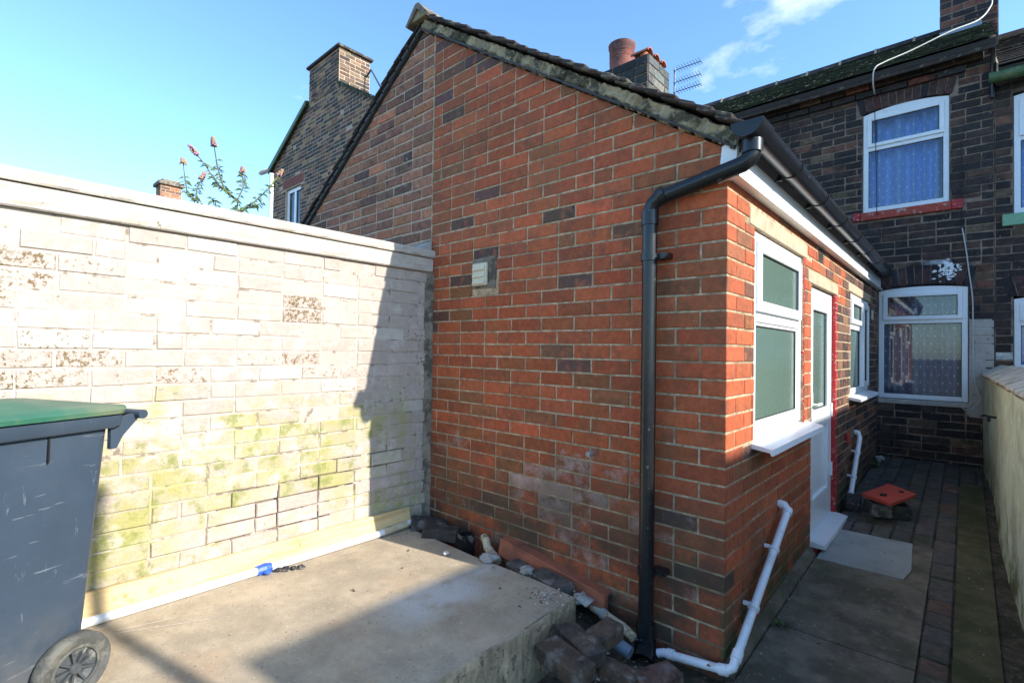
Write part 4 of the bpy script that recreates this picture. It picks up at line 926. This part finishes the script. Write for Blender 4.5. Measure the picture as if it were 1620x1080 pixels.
# ------------------------------------------------------------------ house and things beyond the painted wall
rg = random.Random(41)
lh = thing('gable_end_house', 'tall dark brick house with big gable chimney far left of the extension', 'house')
LY = 2.3; XL = frm((0, LY, 0), (1, 0, 0), (0, -1, 0)); LX = -8.24; LE = 5.17; LS = .565; LX0, LX1 = -10.42, -6.06
hpl = [(-LS, 1, LE - LS * LX0), (LS, 1, LE + LS * LX1)]
LWN = (-9.80, -9.10, 3.4, 4.58)
m = MB(); core(m, XL, LX0, LX1, -.1, 6.5, -.3, 0, holes=[LWN], hp=hpl); lw = obj('gable_wall', m, 'oldmortar', lh)
CHX0, CHX1, CHZ = -8.82, -7.66, 6.76
bs = BrickSet()
lc = lambda u, z, n: pick(rg, LEFT)
bs.wall(courses(rg, LX0, LX1, 1.68, 6.5, .072, .21, .012, [LWN, (-9.95, -8.95, 4.58, 4.80)], hpl, .2), XL, lw, 'oldbrick', lc, proud=.004, jit=.003, inset=.004)
obj('chimney_core', MB().box((CHX0, LY - .004, 6.0), (CHX1, LY + .62, CHZ)), 'oldmortar', lh)
bs.wall([q for q in courses(rg, CHX0, CHX1, 6.02, CHZ, .072, .21, .012, (), [], .2)], frm((0, LY - .004, 0), (1, 0, 0), (0, -1, 0)), lw, 'oldbrick', lc, proud=.005, jit=.003, inset=.004)
bs.wall([q for q in courses(rg, LY, LY + .62, 5.70, CHZ, .072, .21, .012, (), [], .2)], frm((CHX1, 0, 0), (0, 1, 0), (1, 0, 0)), lw, 'oldbrick', lambda u, z, n: pick(rg, [(2, (.12, .075, .05)), (1, (.06, .045, .04)), (1, (.2, .13, .08))]), proud=.005, jit=.003, inset=.004)
for i in range(6): bs.wall([([(-9.93 + .16 * i, 4.60), (-9.78 + .16 * i, 4.60), (-9.78 + .16 * i, 4.79), (-9.93 + .16 * i, 4.79)], i)], XL, lw, 'brick', lambda u, z, n: (.20, .055, .04), proud=.006)
bs.finish(lh)
obj('chimney_cap', MB().cbox((CHX0 - .05, LY - .055, CHZ), (CHX1 + .05, LY + .67, CHZ + .05), .008), 'tile', lh)
obj('chimney_core', MB().box((CHX0 + .01, LY + .01, 5.2), (CHX1, LY + .62, 6.0)), 'oldmortar', lh)
obj('chimney_flaunching', MB().prism([(CHX0 + .02, CHZ + .05), (CHX1 - .02, CHZ + .05), (CHX1 - .2, CHZ + .09), (CHX0 + .2, CHZ + .09)], XL, -.6, -.02), 'cement', lh)
obj('lead_flashing', MB().box((CHX1 + .001, LY + .0, 5.60), (CHX1 + .03, LY + .63, 5.70)), 'upvc', lh)
rfm = MB(); LA = LE + LS * (LX - LX0)
for xa, xb, ya, yb in ((LX0 - .1, CHX0, LY - .05, LY + .63), (CHX1, LX1 + .1, LY - .05, LY + .63), (LX0 - .1, LX, LY + .63, LY + 8), (LX, LX1 + .1, LY + .63, LY + 8)):
    zr = lambda x: LA - LS * abs(x - LX)
    rfm.add([(x, y, zr(x) + dz) for dz in (0, .07) for x, y in ((xa, ya), (xb, ya), (xb, yb), (xa, yb))], [(0, 3, 2, 1), (4, 5, 6, 7), (0, 1, 5, 4), (1, 2, 6, 5), (2, 3, 7, 6), (3, 0, 4, 7)])
obj('roof', rfm, 'roofmoss', lh)
obj('bargeboard', MB().prism([(LX0 - .12, LE - .10), (LX0 - .12, LE + .02), (CHX0, LE + .06 + LS * (CHX0 - LX0)), (CHX0, LE - .03 + LS * (CHX0 - LX0))], XL, .061, .085), 'greenpaint', lh)
obj('side_wall', MB().box((LX0, LY + .3, -.1), (LX0 + .2, LY + 8, LE)), 'darkmortar', lh); obj('side_wall', MB().box((LX1 - .2, LY + .3, -.1), (LX1, LY + 8, LE)), 'darkmortar', lh)
lwn = bpy.data.objects.new('window', None); C.objects.link(lwn); lwn.parent = lh
fm = MB(); rails(fm, XL, LWN[0] + .01, LWN[1] - .01, LWN[2], LWN[3] - .01, -.12, -.04, .07); fm.cbox((-9.47, -.12, LWN[2] + .06), (-9.40, -.043, LWN[3] - .07), .004, X=XL); obj('frame', fm, 'upvc', lwn)
for a, b in ((-9.72, -9.47), (-9.40, -9.18)): pane(lwn, XL, a, b, LWN[2] + .07, LWN[3] - .08, -.07, 'glass')
room(lwn, XL, LWN[0] - .1, LWN[1] + .1, LWN[2] - .1, LWN[3] + .1, -.301, .8)
vs = []; F = []
for j, z in enumerate((LWN[2], LWN[3])):
    for i in range(41): vs.append(XL((LWN[0] + .7 * i / 40, -.22 + .02 * math.sin(i * 1.3), z)))
for i in range(40): F.append((i, i + 1, 42 + i, 41 + i))
obj('curtain', MB().add(vs, F), 'curtainblue', lwn, True)
ac = obj('aerial', MB().tube([(CHX1 + .02, LY + .55, 6.45), (CHX1 + .16, LY + .55, 6.52), (CHX1 + .42, LY + .6, 6.12)], .018, 8).tube([(CHX1 + .40, LY + .6, 6.12), (CHX1 + .85, LY + .8, 6.16)], .008, 6), 'metal', lh, True)
for i in range(5): obj('aerial_element', MB().tube([(CHX1 + .48 + .085 * i, LY + .6 + .035 * i, 6.05 + .01 * i), (CHX1 + .48 + .085 * i, LY + .6 + .035 * i, 6.21 + .01 * i)], .006, 5), 'metal', ac)
# far chimney peeping over the coping
fc = thing('far_chimney', 'small distant brick chimney peeping above the white coping', 'chimney')
obj('stack', MB().box((-17.22, 1.62, -.3), (-16.70, 2.14, 6.02)), 'oldmortar', fc)
bs = BrickSet()
bs.wall(courses(rg, -17.22, -16.70, 2.48, 6.02, .085, .24, .014), frm((0, 1.62, 0), (1, 0, 0), (0, -1, 0)), fc, 'oldbrick', lambda u, z, n: pick(rg, OLD), proud=.006, jit=.004)
bs.wall(courses(rg, 1.62, 2.14, 2.48, 6.02, .085, .24, .014), frm((-16.70, 0, 0), (0, 1, 0), (1, 0, 0)), fc, 'oldbrick', lambda u, z, n: pick(rg, OLD), proud=.006, jit=.004)
bs.finish(fc)
obj('cap', MB().cbox((-17.29, 1.55, 6.02), (-16.63, 2.21, 6.12), .01).cbox((-17.2, 1.64, 6.12), (-16.72, 2.12, 6.20), .02), 'fillet', fc)
# street lamp
lp = thing('street_lamp', 'white street lamp column beside the gable end house', 'street lamp')
obj('column', MB().tube([(-19.8, 6.0, -.3), (-19.8, 6.0, 8.35)], [.13, .09], 12), 'white_lamp', lp, True)
obj('bracket', MB().tube([(-19.8, 6, 8.3), (-19.95, 5.98, 8.42), (-20.2, 5.95, 8.45)], .06, 8), 'white_lamp', lp, True)
obj('lantern', MB().lathe((0, 0, 0), [(.02, 0), (.13, .1), (.17, .4), (.13, .75), (.05, .85)], 12, X=lambda v: (-20.1 - v[2], 5.96 + v[0] * .8, 8.44 + v[1] * .5)), 'white_lamp', lp, True)
rh = thing('far_red_house', 'sliver of a red brick house between street lamp and gable house', 'house')
obj('wall', MB().box((-24.2, 9.0, -.3), (-21.0, 13, 8.0)), 'terracotta', rh)
obj('roof', MB().prism([(-24.5, 8.0), (-20.8, 8.0), (-22.6, 8.4)], frm((0, 9, 0), (1, 0, 0), (0, -1, 0)), -4, .2), 'tile', rh)
# buddleia
bu = thing('buddleia', 'leggy buddleia with fading mauve flower spikes above the coping', 'plant')
BX = -2.6
stems = [[(-1.10, .9), (-1.066, 2.0), (-1.046, 2.229), (-1.026, 2.305), (-1.02, 2.374), (-1.024, 2.405)], [(-1.05, 2.2), (-1.104, 2.254), (-1.147, 2.282), (-1.2, 2.315), (-1.235, 2.385), (-1.286, 2.434)],
         [(-1.119, 2.262), (-1.141, 2.322), (-1.168, 2.404), (-1.197, 2.507)], [(-1.16, 1.0), (-1.22, 2.05), (-1.273, 2.164), (-1.319, 2.201), (-1.34, 2.27), (-1.348, 2.367)],
         [(-1.273, 2.164), (-1.275, 2.231), (-1.256, 2.292)], [(-1.055, 2.15), (-.965, 2.22), (-.908, 2.29), (-.87, 2.34), (-.812, 2.44)], [(-1.13, 1.0), (-1.158, 2.1), (-1.169, 2.188), (-1.197, 2.204)], [(-1.06, 2.1), (-1.0, 2.18), (-.95, 2.21), (-.90, 2.24)]]
g = random.Random(8)
for si, s_ in enumerate(stems):
    pts = [(BX + g.uniform(-.03, .03), y, z) for y, z in s_]
    obj('stem', MB().tube(pts, [.006 * (1 - .6 * i / len(pts)) for i in range(len(pts))], 6), 'stem', bu, True)
    lm = MB()
    for i in range(1, len(pts)):
        a, b = Vector(pts[i - 1]), Vector(pts[i])
        if b.z < 2.05: continue
        for t in [k / 7 for k in range(7)]:
            q = a.lerp(b, t)
            if q.z < 2.06: continue
            if i == len(pts) - 1 and t > .3 and si in (1, 2, 3): continue
            for sgn in (-1, 1):
                d = Vector((g.uniform(-.7, .7), sgn * g.uniform(.4, 1), g.uniform(-.7, .5))).normalized(); L = g.uniform(.02, .05); sd = d.cross(Vector((g.uniform(-1, 1), g.uniform(-1, 1), g.uniform(-1, 1)))).normalized() * L * .17
                lm.add([q, q + d * L * .45 + sd, q + d * L - Vector((0, 0, L * .25)), q + d * L * .45 - sd], [(0, 1, 2), (0, 2, 3)])
    stuff('leaves', lm, 'leaf', bu) if lm.v else None
    if si in (0, 1, 2, 3, 4, 5):
        e = Vector(pts[-1]); d = (e - Vector(pts[-2])).normalized(); L = (.03, .055, .05, .028, .05, .05)[si]
        fl = MB()
        for k in range(int(60)):
            t = g.random(); rr = .0145 * (1 - .6 * t); an = g.uniform(0, 6.283); q = e + d * (t * L) + Vector((math.cos(an), math.sin(an), g.uniform(-.5, .5))) * rr
            fl.box(tuple(q - Vector((.004, .004, .004))), tuple(q + Vector((.004, .004, .004))))
        obj('flower_spike', fl, 'flower', bu)

# ------------------------------------------------------------------ wheelie bin
bn = thing('wheelie_bin', 'dark blue grey wheelie bin with green lid at the left edge', 'bin')
bdir = Vector((-.42, .9, 0)).normalized(); ndir = Vector((bdir.y, -bdir.x, 0))   # back of the bin, side that faces us
W0 = Vector((-1.386, -1.911, 0))
# local: u forward from the back towards the front (-bdir), n across away from us (-ndir), z
XB = lambda v: tuple(W0 - bdir * v[0] - ndir * v[1] + Vector((0, 0, .15 + v[2])))
def loft(rings):
    vs = []; F = []; k = len(rings[0][1])
    for z, pl in rings: vs += [XB((u, n, z)) for u, n in pl]
    for r in range(len(rings) - 1):
        for i in range(k): F.append((r * k + i, r * k + (i + 1) % k, (r + 1) * k + (i + 1) % k, (r + 1) * k + i))
    F.append(tuple(range(k))[::-1]); F.append(tuple(range((len(rings) - 1) * k, len(rings) * k)))
    return MB().add(vs, F)
def rrect(u0, u1, n0, n1, r=.03, seg=4):
    out = []
    for cu, cn, t0 in ((u1 - r, n1 - r, 0), (u0 + r, n1 - r, 90), (u0 + r, n0 + r, 180), (u1 - r, n0 + r, 270)):
        for i in range(seg + 1): t = math.radians(t0 + 90 * i / seg); out.append((cu + r * math.cos(t), cn + r * math.sin(t)))
    return out
body = loft([(.05, rrect(-.035, .50, .058, .50)), (.09, rrect(-.05, .515, .054, .505)), (.85, rrect(-.093, .60, .02, .55)), (.90, rrect(-.098, .605, .018, .552))])
obj('body', body, 'binbody', bn, True)
obj('rim', loft([(.875, rrect(-.12, .64, .0, .57)), (.882, rrect(-.128, .645, -.006, .575)), (.918, rrect(-.130, .647, -.008, .577)), (.922, rrect(-.12, .64, .0, .57))]), 'binbody', bn, True)
lidm = loft([(.924, rrect(-.135, .66, -.018, .585, .04)), (.938, rrect(-.14, .665, -.021, .588, .04)), (.952, rrect(-.125, .64, .0, .57, .05)), (.958, rrect(.03, .58, .06, .51, .08)), (.976, rrect(.08, .53, .11, .46, .08)), (.98, rrect(.1, .5, .14, .43, .09))])
obj('lid', lidm, 'binlid', bn, True)
hm = MB().tube([XB((-.188, -.01, .912)), XB((-.188, .575, .912))], .0165, 14)
hb = obj('handle', hm, 'binbody', bn, True)
for n in (.015, .54):
    obj('handle_bracket', MB().prism([(-.095, .80), (-.095, .90), (-.19, .918), (-.186, .895), (-.135, .84), (-.115, .80)], lambda v, n=n: XB((v[0], v[1] + n, v[2])), 0, .02, .003), 'binbody', bn)
obj('lid_hinge', MB().tube([XB((-.15, .04, .935)), XB((-.15, .53, .935))], .013, 10), 'binlid', bn, True)
obj('rib', MB().box((.085, .012, .79), (.089, .04, .876), X=XB), 'gasket', bn)
for n, sgn in ((-.005, 1), (.52, -1)):
    n0 = n
    XW = lambda v: XB((v[0], n0 + v[2], .108 + v[1]))
    prof = [(.062, .022), (.062, .003), (.066, .0), (.072, .004), (.076, .0), (.098, -.003), (.106, .006), (.108, .014), (.108, .038), (.1, .05), (.062, .05), (.062, .022)]
    wh = obj('wheel', MB().lathe((0, 0, 0), prof, 36, X=XW, cap=False), 'tyre', bn, True)
    hub = MB().lathe((0, 0, 0), [(.0, .002), (.014, .0), (.018, .006), (.019, .02), (.046, .024), (.063, .012), (.063, .03)], 24, X=XW)
    for i in range(9):
        t = 2 * math.pi * i / 9; ct, s_t = math.cos(t), math.sin(t)
        hub.box((.018, -.0035, .008), (.061, .0035, .024), X=lambda v: XW((v[0] * ct - v[1] * s_t, v[0] * s_t + v[1] * ct, v[2])))
    obj('hub', hub, 'hub', wh)
obj('axle', MB().tube([XB((0, .03, .108)), XB((0, .53, .108))], .012, 8), 'metal', bn, True)

# ------------------------------------------------------------------ loose things
rg = random.Random(55)
def loose(name, mb, mat, label, cat, group=None, smooth=False): return tag(obj(name, mb, mat, None, smooth), label, cat, group)
# plank and pipe along the painted wall
loose('plank', MB().cbox((0, 0, 0), (2.1, .022, .108), .003, X=lambda v: (-1.992 + .012 + v[1] + .028 * (1 - v[2] / .108), -2.28 + v[0], .165 + v[2] - .0)), 'wood', 'new pale timber plank leaning along foot of painted wall', 'plank')
wp = thing('waste_pipe_length', 'long white plastic pipe lying along foot of painted wall', 'pipe')
obj('pipe', MB().tube([(-1.915, -2.4, .170), (-1.915, -1.2, .171), (-1.92, -.45, .172), (-1.935, -.10, .185)], .0195, 14), 'whitepipe', wp, True)
obj('pipe_sleeve', MB().tube([(-1.922, -.40, .1735), (-1.930, -.22, .1795)], .0235, 14), 'beigepipe', wp, True)
def crumple(c, r, rg, n=40, flat=.6):
    m = MB(); vs = []; rows_, seg = 6, 10
    for i in range(rows_ + 1):
        ph = math.pi * i / rows_
        for j in range(seg):
            t = 2 * math.pi * j / seg; k = r * rg.uniform(.65, 1.2); vs.append((c[0] + k * math.sin(ph) * math.cos(t), c[1] + k * math.sin(ph) * math.sin(t), c[2] + flat * k * math.cos(ph)))
    F = [(i * seg + j, i * seg + (j + 1) % seg, (i + 1) * seg + (j + 1) % seg, (i + 1) * seg + j) for i in range(rows_) for j in range(seg)]
    return m.add(vs, F)
loose('blue_tape', MB().tube([(-1.915, -1.15, .171), (-1.915, -1.11, .172), (-1.915, -1.08, .172)], [.025, .029, .024], 10).add(crumple((-1.885, -1.11, .166), .02, random.Random(2)).v, crumple((-1.885, -1.11, .166), .02, random.Random(2)).f), 'bluetape', 'crumpled blue tape wrapped round the white pipe', 'tape')
rag = MB()
for i in range(4): q = crumple((-1.875 + .012 * i, -1.06 + .034 * i, .165 - .003 * i), .017 + .004 * (i % 2), rg); rag.add(q.v, q.f)
loose('rag', rag, 'blackcloth', 'dirty black rag beside the blue tape', 'rag')
# loose bricks
BC = [(3, (.095, .062, .045)), (2, (.12, .07, .048)), (1, (.09, .075, .058))]
def loose_brick(c, dims, rot, tilt=(0, 0), label='', col=None, group='loose dark bricks in the rubble'):
    from mathutils import Euler
    Mx = Euler((tilt[0], tilt[1], rot)).to_matrix(); L, W_, H_ = dims
    m = MB().cbox((-L / 2, -W_ / 2, -H_ / 2), (L / 2, W_ / 2, H_ / 2), .008, col or pick(rg, BC), X=lambda v: tuple(Vector(c) + Mx @ Vector(v)), jit=.004)
    return loose('loose_brick', m, 'rubblebrick', label, 'brick', group)
loose_brick((-.437, -.53, .072), (.235, .115, .075), -.22, (0.03, .02), 'nearest big blue brick beside the slab edge')
loose_brick((-.455, -.395, .074), (.235, .1, .075), -.33, (.02, .03), 'blue brick wedged between slab edge and nearest big brick')
loose_brick((-.408, -.295, .085), (.2, .095, .075), 1.52, (.02, -.04), 'blue brick lying crosswise on top of the brick pile')
loose_brick((-.28, -.372, .015), (.17, .06, .075), .02, (0, .0), 'half buried brown brick near the downpipe foot')
loose_brick((-.152, -.30, .012), (.2, .1, .075), 1.2, (0, .05), 'reddish brick under the white waste pipe end', (.12, .06, .045))
loose_brick((-1.84, -.11, .172), (.23, .105, .068), .95, (.05, .12), 'black brick in corner of painted wall and gable', (.05, .042, .036))
loose_brick((-1.67, -.145, .165), (.22, .11, .075), .62, (-.06, .05), 'chipped black brick second from the painted wall', (.065, .05, .04))
loose_brick((-1.0, -.14, .13), (.2, .09, .06), -.25, (.1, .05), 'grey broken brick against the clay coping length', (.075, .065, .055))
loose_brick((-.80, -.135, .135), (.22, .09, .055), -.12, (.25, .0), 'flat grey brick resting on slab edge by coping length', (.085, .07, .058))
loose('pipe_stump', MB().lathe((-1.46, -.13, .08), [(.0, 0), (.05, 0), (.052, .13), (.045, .135), (.04, .1), (.0, .1)], 16), 'rubblebrick', 'dark upright pipe stump between bricks and gable', 'pipe', smooth=True)
loose('elbow_pipe', MB().tube([(-1.37, -.07, .20), (-1.335, -.085, .195), (-1.31, -.10, .165), (-1.20, -.12, .12)], .024, 12), 'beigepipe', 'short cream elbow pipe at foot of gable', 'pipe', smooth=True)
def stone(c, r, mat, label, cat='stone', flat=.5): return loose('stone', crumple(c, r, rg, flat=flat), mat, label, cat)
stone((-1.205, -.19, .165), .058, 'cement', 'flat grey stone on slab edge below cream elbow', flat=.3)
stone((-.62, -.14, .12), .05, 'cement', 'lump of mortar at the corner of the raised slab')
stone((-1.42, -.32, .165), .018, 'litter', 'scrap of white rubble on sunlit slab near gable', 'litter')
stone((-.95, -.17, .165), .04, 'cement', 'pale broken mortar lump against the clay coping')
loose('clay_coping', MB().cbox((0, 0, 0), (.70, .045, .085), .006, X=lambda v: (-1.235 + v[0], -.075 + v[1] - .02 * (1 - v[2] / .085) , .140 + v[2] - v[0] * .135), jit=.002).cbox((0, 0, .075), (.70, .075, .090), .004, X=lambda v: (-1.235 + v[0], -.075 + v[1], .142 + v[2] - v[0] * .135)), 'terracotta', 'long terracotta coping length leaning along foot of gable', 'coping')
bp_ = thing('drain_pipe_length', 'cream plastic drain pipe along gable foot beside downpipe', 'pipe')
obj('pipe', MB().tube([(-.60, -.075, .065), (-.42, -.10, .045), (-.355, -.12, .03)], .021, 12), 'beigepipe', bp_, True); obj('collar', MB().tube([(-.545, -.083, .059), (-.52, -.087, .056)], .026, 12), 'cement', bp_, True)
loose('grey_pipe', MB().tube([(-.46, -.19, .03), (-.33, -.19, .0)], .028, 12), 'lead', 'short grey pipe under the cream drain pipe', 'pipe', smooth=True)
loose('card_scrap', MB().cbox((-.57, -.72, -.048), (-.49, -.64, -.040), .002, X=lambda v: (v[0], v[1], v[2] + .15 * (v[0] + .57))), 'wood', 'small tan tile scrap below the slab edge', 'scrap')
# grit and crumbs
def grit(name, spots, mat='gravelm'):
    m = MB()
    for cx, cy, cz, rx, ry, n, s0, s1 in spots:
        for _ in range(n):
            x, y_ = rg.gauss(cx, rx), rg.gauss(cy, ry); s_ = rg.uniform(s0, s1); k = rg.uniform(.4, 1)
            z = cz(x, y_) if callable(cz) else cz
            c = rg.choice([(.5, .46, .4), (.3, .25, .2), (.16, .12, .09), (.08, .07, .07), (.24, .12, .08)])
            a = rg.uniform(0, 3.1); ca, sa = math.cos(a), math.sin(a)
            q = [(-s_, -s_ * k, 0), (s_, -s_ * .8, 0), (s_ * .7, s_ * k, 0), (-s_ * .9, s_ * k * .8, 0), (0, 0, s_ * rg.uniform(.6, 1.1))]
            m.add([(x + u * ca - v * sa, y_ + u * sa + v * ca, z - .001 + ww) for u, v, ww in q], [(0, 1, 4), (1, 2, 4), (2, 3, 4), (3, 0, 4)], c)
    o = stuff(name, m, mat); tag(o, 'scattered grit and mortar crumbs on the yard floor', 'grit'); return o
grit('grit', [(-.72, -.28, .151, .05, .06, 140, .002, .007), (-1.3, -.6, .151, .35, .4, 160, .001, .0035), (-.9, -.9, .151, .2, .5, 120, .001, .003), (-.45, -.66, lambda x, y: zp(y) - .042, .1, .14, 420, .002, .010), (-.5, -.27, lambda x, y: zp(y) - .03, .05, .05, 120, .003, .010), (-.1, -.5, lambda x, y: zp(y) - .042, .2, .2, 260, .002, .008),
              (-.3, -.25, lambda x, y: zp(y) - .042, .16, .12, 220, .002, .008), (-1.2, -.12, lambda x, y: .03, .35, .04, 200, .003, .01), (-1.85, -.28, .151, .06, .07, 60, .002, .006),
              (.93, 1.4, lambda x, y: zp(y) - .02, .02, 1.2, 200, .002, .008), (.3, .6, lambda x, y: zp(y) + .001, .2, .6, 90, .001, .004), (.06, .5, lambda x, y: zp(y) + .001, .03, .6, 80, .002, .006), (.8, 1.0, lambda x, y: zp(y) - .003, .05, .9, 70, .001, .004)])
lm = MB()
for cx, cy, cz, rx, ry, n, in ((.93, 1.6, -.018, .02, 1.3, 60), (.3, 1.2, .004, .2, .9, 26), (-.2, -.45, -.04, .2, .15, 34), (-1.3, -.13, .05, .3, .05, 26), (-1.5, -.55, .152, .3, .3, 14), (.06, 3.6, .004, .03, .6, 30)):
    for _ in range(n):
        x, y_ = rg.gauss(cx, rx), rg.gauss(cy, ry); z = (cz if cx < -.9 else zp(y_) + cz) + .002; a = rg.uniform(0, 6.3); l_ = rg.uniform(.006, .016); d = Vector((math.cos(a), math.sin(a), rg.uniform(-.1, .5))) * l_; e = Vector((-math.sin(a), math.cos(a), rg.uniform(-.3, .3))) * l_ * .4; q = Vector((x, y_, z))
        lm.add([q - d, q + e, q + d, q - e], [(0, 1, 2), (0, 2, 3)], rg.choice([(.10, .06, .03), (.16, .10, .04), (.06, .05, .03), (.3, .26, .2)]))
tag(stuff('leaf_litter', lm, 'gravelm'), 'dry leaf scraps strewn over the yard and passage', 'leaf litter')
fill = MB(); vs = []; F = []
for i in range(41):
    for j in range(5): vs.append((-1.99 + 1.42 * i / 40, -.215 + .215 * j / 4, .035 + rg.uniform(-.02, .025) - .05 * i / 40))
for i in range(40):
    for j in range(4): F.append((i * 5 + j, (i + 1) * 5 + j, (i + 1) * 5 + j + 1, i * 5 + j + 1))
struct('trench_dirt', fill.add(vs, F), 'soil')
# pale slab outside the door
m = MB(); pts = [(.062, 1.44), (.30, 1.44), (.49, 1.445), (.515, 1.6), (.492, 2.075), (.075, 2.06)]
vs = [(x, y, zp(y) + .003) for x, y in pts] + [(x, y, zp(y) - .03) for x, y in pts]
loose('door_slab', m.add(vs, [tuple(range(6))] + [(i, 6 + i, 6 + (i + 1) % 6, (i + 1) % 6) for i in range(6)]), 'doormat', 'pale grey thin slab on the ground outside the white door', 'slab')
# red cover on bricks
lc_ = thing('drain_cover', 'red plastic inspection cover resting on bricks in the side passage', 'cover')
zc = .245
cv = MB(); cv.add([(.155, 2.52, zc - .015), (.285, 2.94, zc + .008), (.475, 2.72, zc + .005), (.352, 2.34, zc - .012), (.155, 2.52, zc + .007), (.285, 2.94, zc + .03), (.475, 2.72, zc + .027), (.352, 2.34, zc + .01)], [(0, 1, 2, 3)[::-1], (4, 5, 6, 7), (0, 4, 5, 1)[::-1], (1, 5, 6, 2)[::-1], (2, 6, 7, 3)[::-1], (3, 7, 4, 0)[::-1]][0:6])
obj('plate', cv, 'redlid', lc_)
obj('handle_recess', MB().box((.27, 2.52, zc + .010), (.31, 2.56, zc + .026)), 'gasket', lc_); obj('handle_recess', MB().box((.37, 2.70, zc + .018), (.40, 2.73, zc + .032)), 'gasket', lc_)
loose_brick((.25, 2.60, .145), (.13, .22, .10), .35, (0, 0), 'pale topped brick propping the red cover on the left', (.22, .2, .17), 'bricks under the red cover')
loose_brick((.36, 2.68, .14), (.13, .22, .10), .3, (0, 0), 'dark brick propping the red cover on the right', (.06, .055, .045), 'bricks under the red cover')
loose_brick((.09, 2.62, .15), (.1, .2, .09), .1, (0, 0), 'dark brick by the wall left of the red cover', (.04, .036, .036), 'bricks under the red cover')
dg = thing('drain_gully', 'small dark drain grating below the far white waste pipe', 'drain')
for y0_ in (2.215, 2.385): obj('gully_frame', MB().box((.11, y0_, zp(2.3) - .05), (.31, y0_ + .03, zp(2.3) - .012)), 'paver', dg)
for i in range(6): obj('grate_bar', MB().box((.115 + .034 * i, 2.246, zp(2.3) - .035), (.130 + .034 * i, 2.384, zp(2.3) - .02)), 'gasket', dg)
# weeds by the wall foot
def weed(c, n, L, label, seed):
    g = random.Random(seed); t = thing('weed', label, 'plant'); m = MB()
    for _ in range(n):
        d = Vector((g.uniform(-1, 1), g.uniform(-1, 1), g.uniform(.2, 1.0))).normalized(); l_ = L * g.uniform(.5, 1.1); b0 = Vector(c) + Vector((g.uniform(-.02, .02), g.uniform(-.02, .02), 0)); sd = d.cross(Vector((0, 0, 1))).normalized() * l_ * .16
        m.add([b0, b0 + d * l_ * .5 + sd, b0 + d * l_ - Vector((0, 0, l_ * .2)), b0 + d * l_ * .5 - sd], [(0, 1, 2), (0, 2, 3)])
    obj('leaves', m, 'leaf', t)
weed((.085, .52, zp(.52)), 26, .045, 'small green weed in the path crack beside the wall', 1)
weed((.05, 4.2, zp(4.2)), 30, .07, 'weed at far foot of the extension side wall', 2)
weed((.9, .75, zp(.7) - .02), 14, .03, 'tiny weed beside the rendered wall foot', 3)
stone((.07, 4.45, zp(4.45) + .03), .05, 'cement', 'pale rounded stone in far corner of the passage', flat=.7)
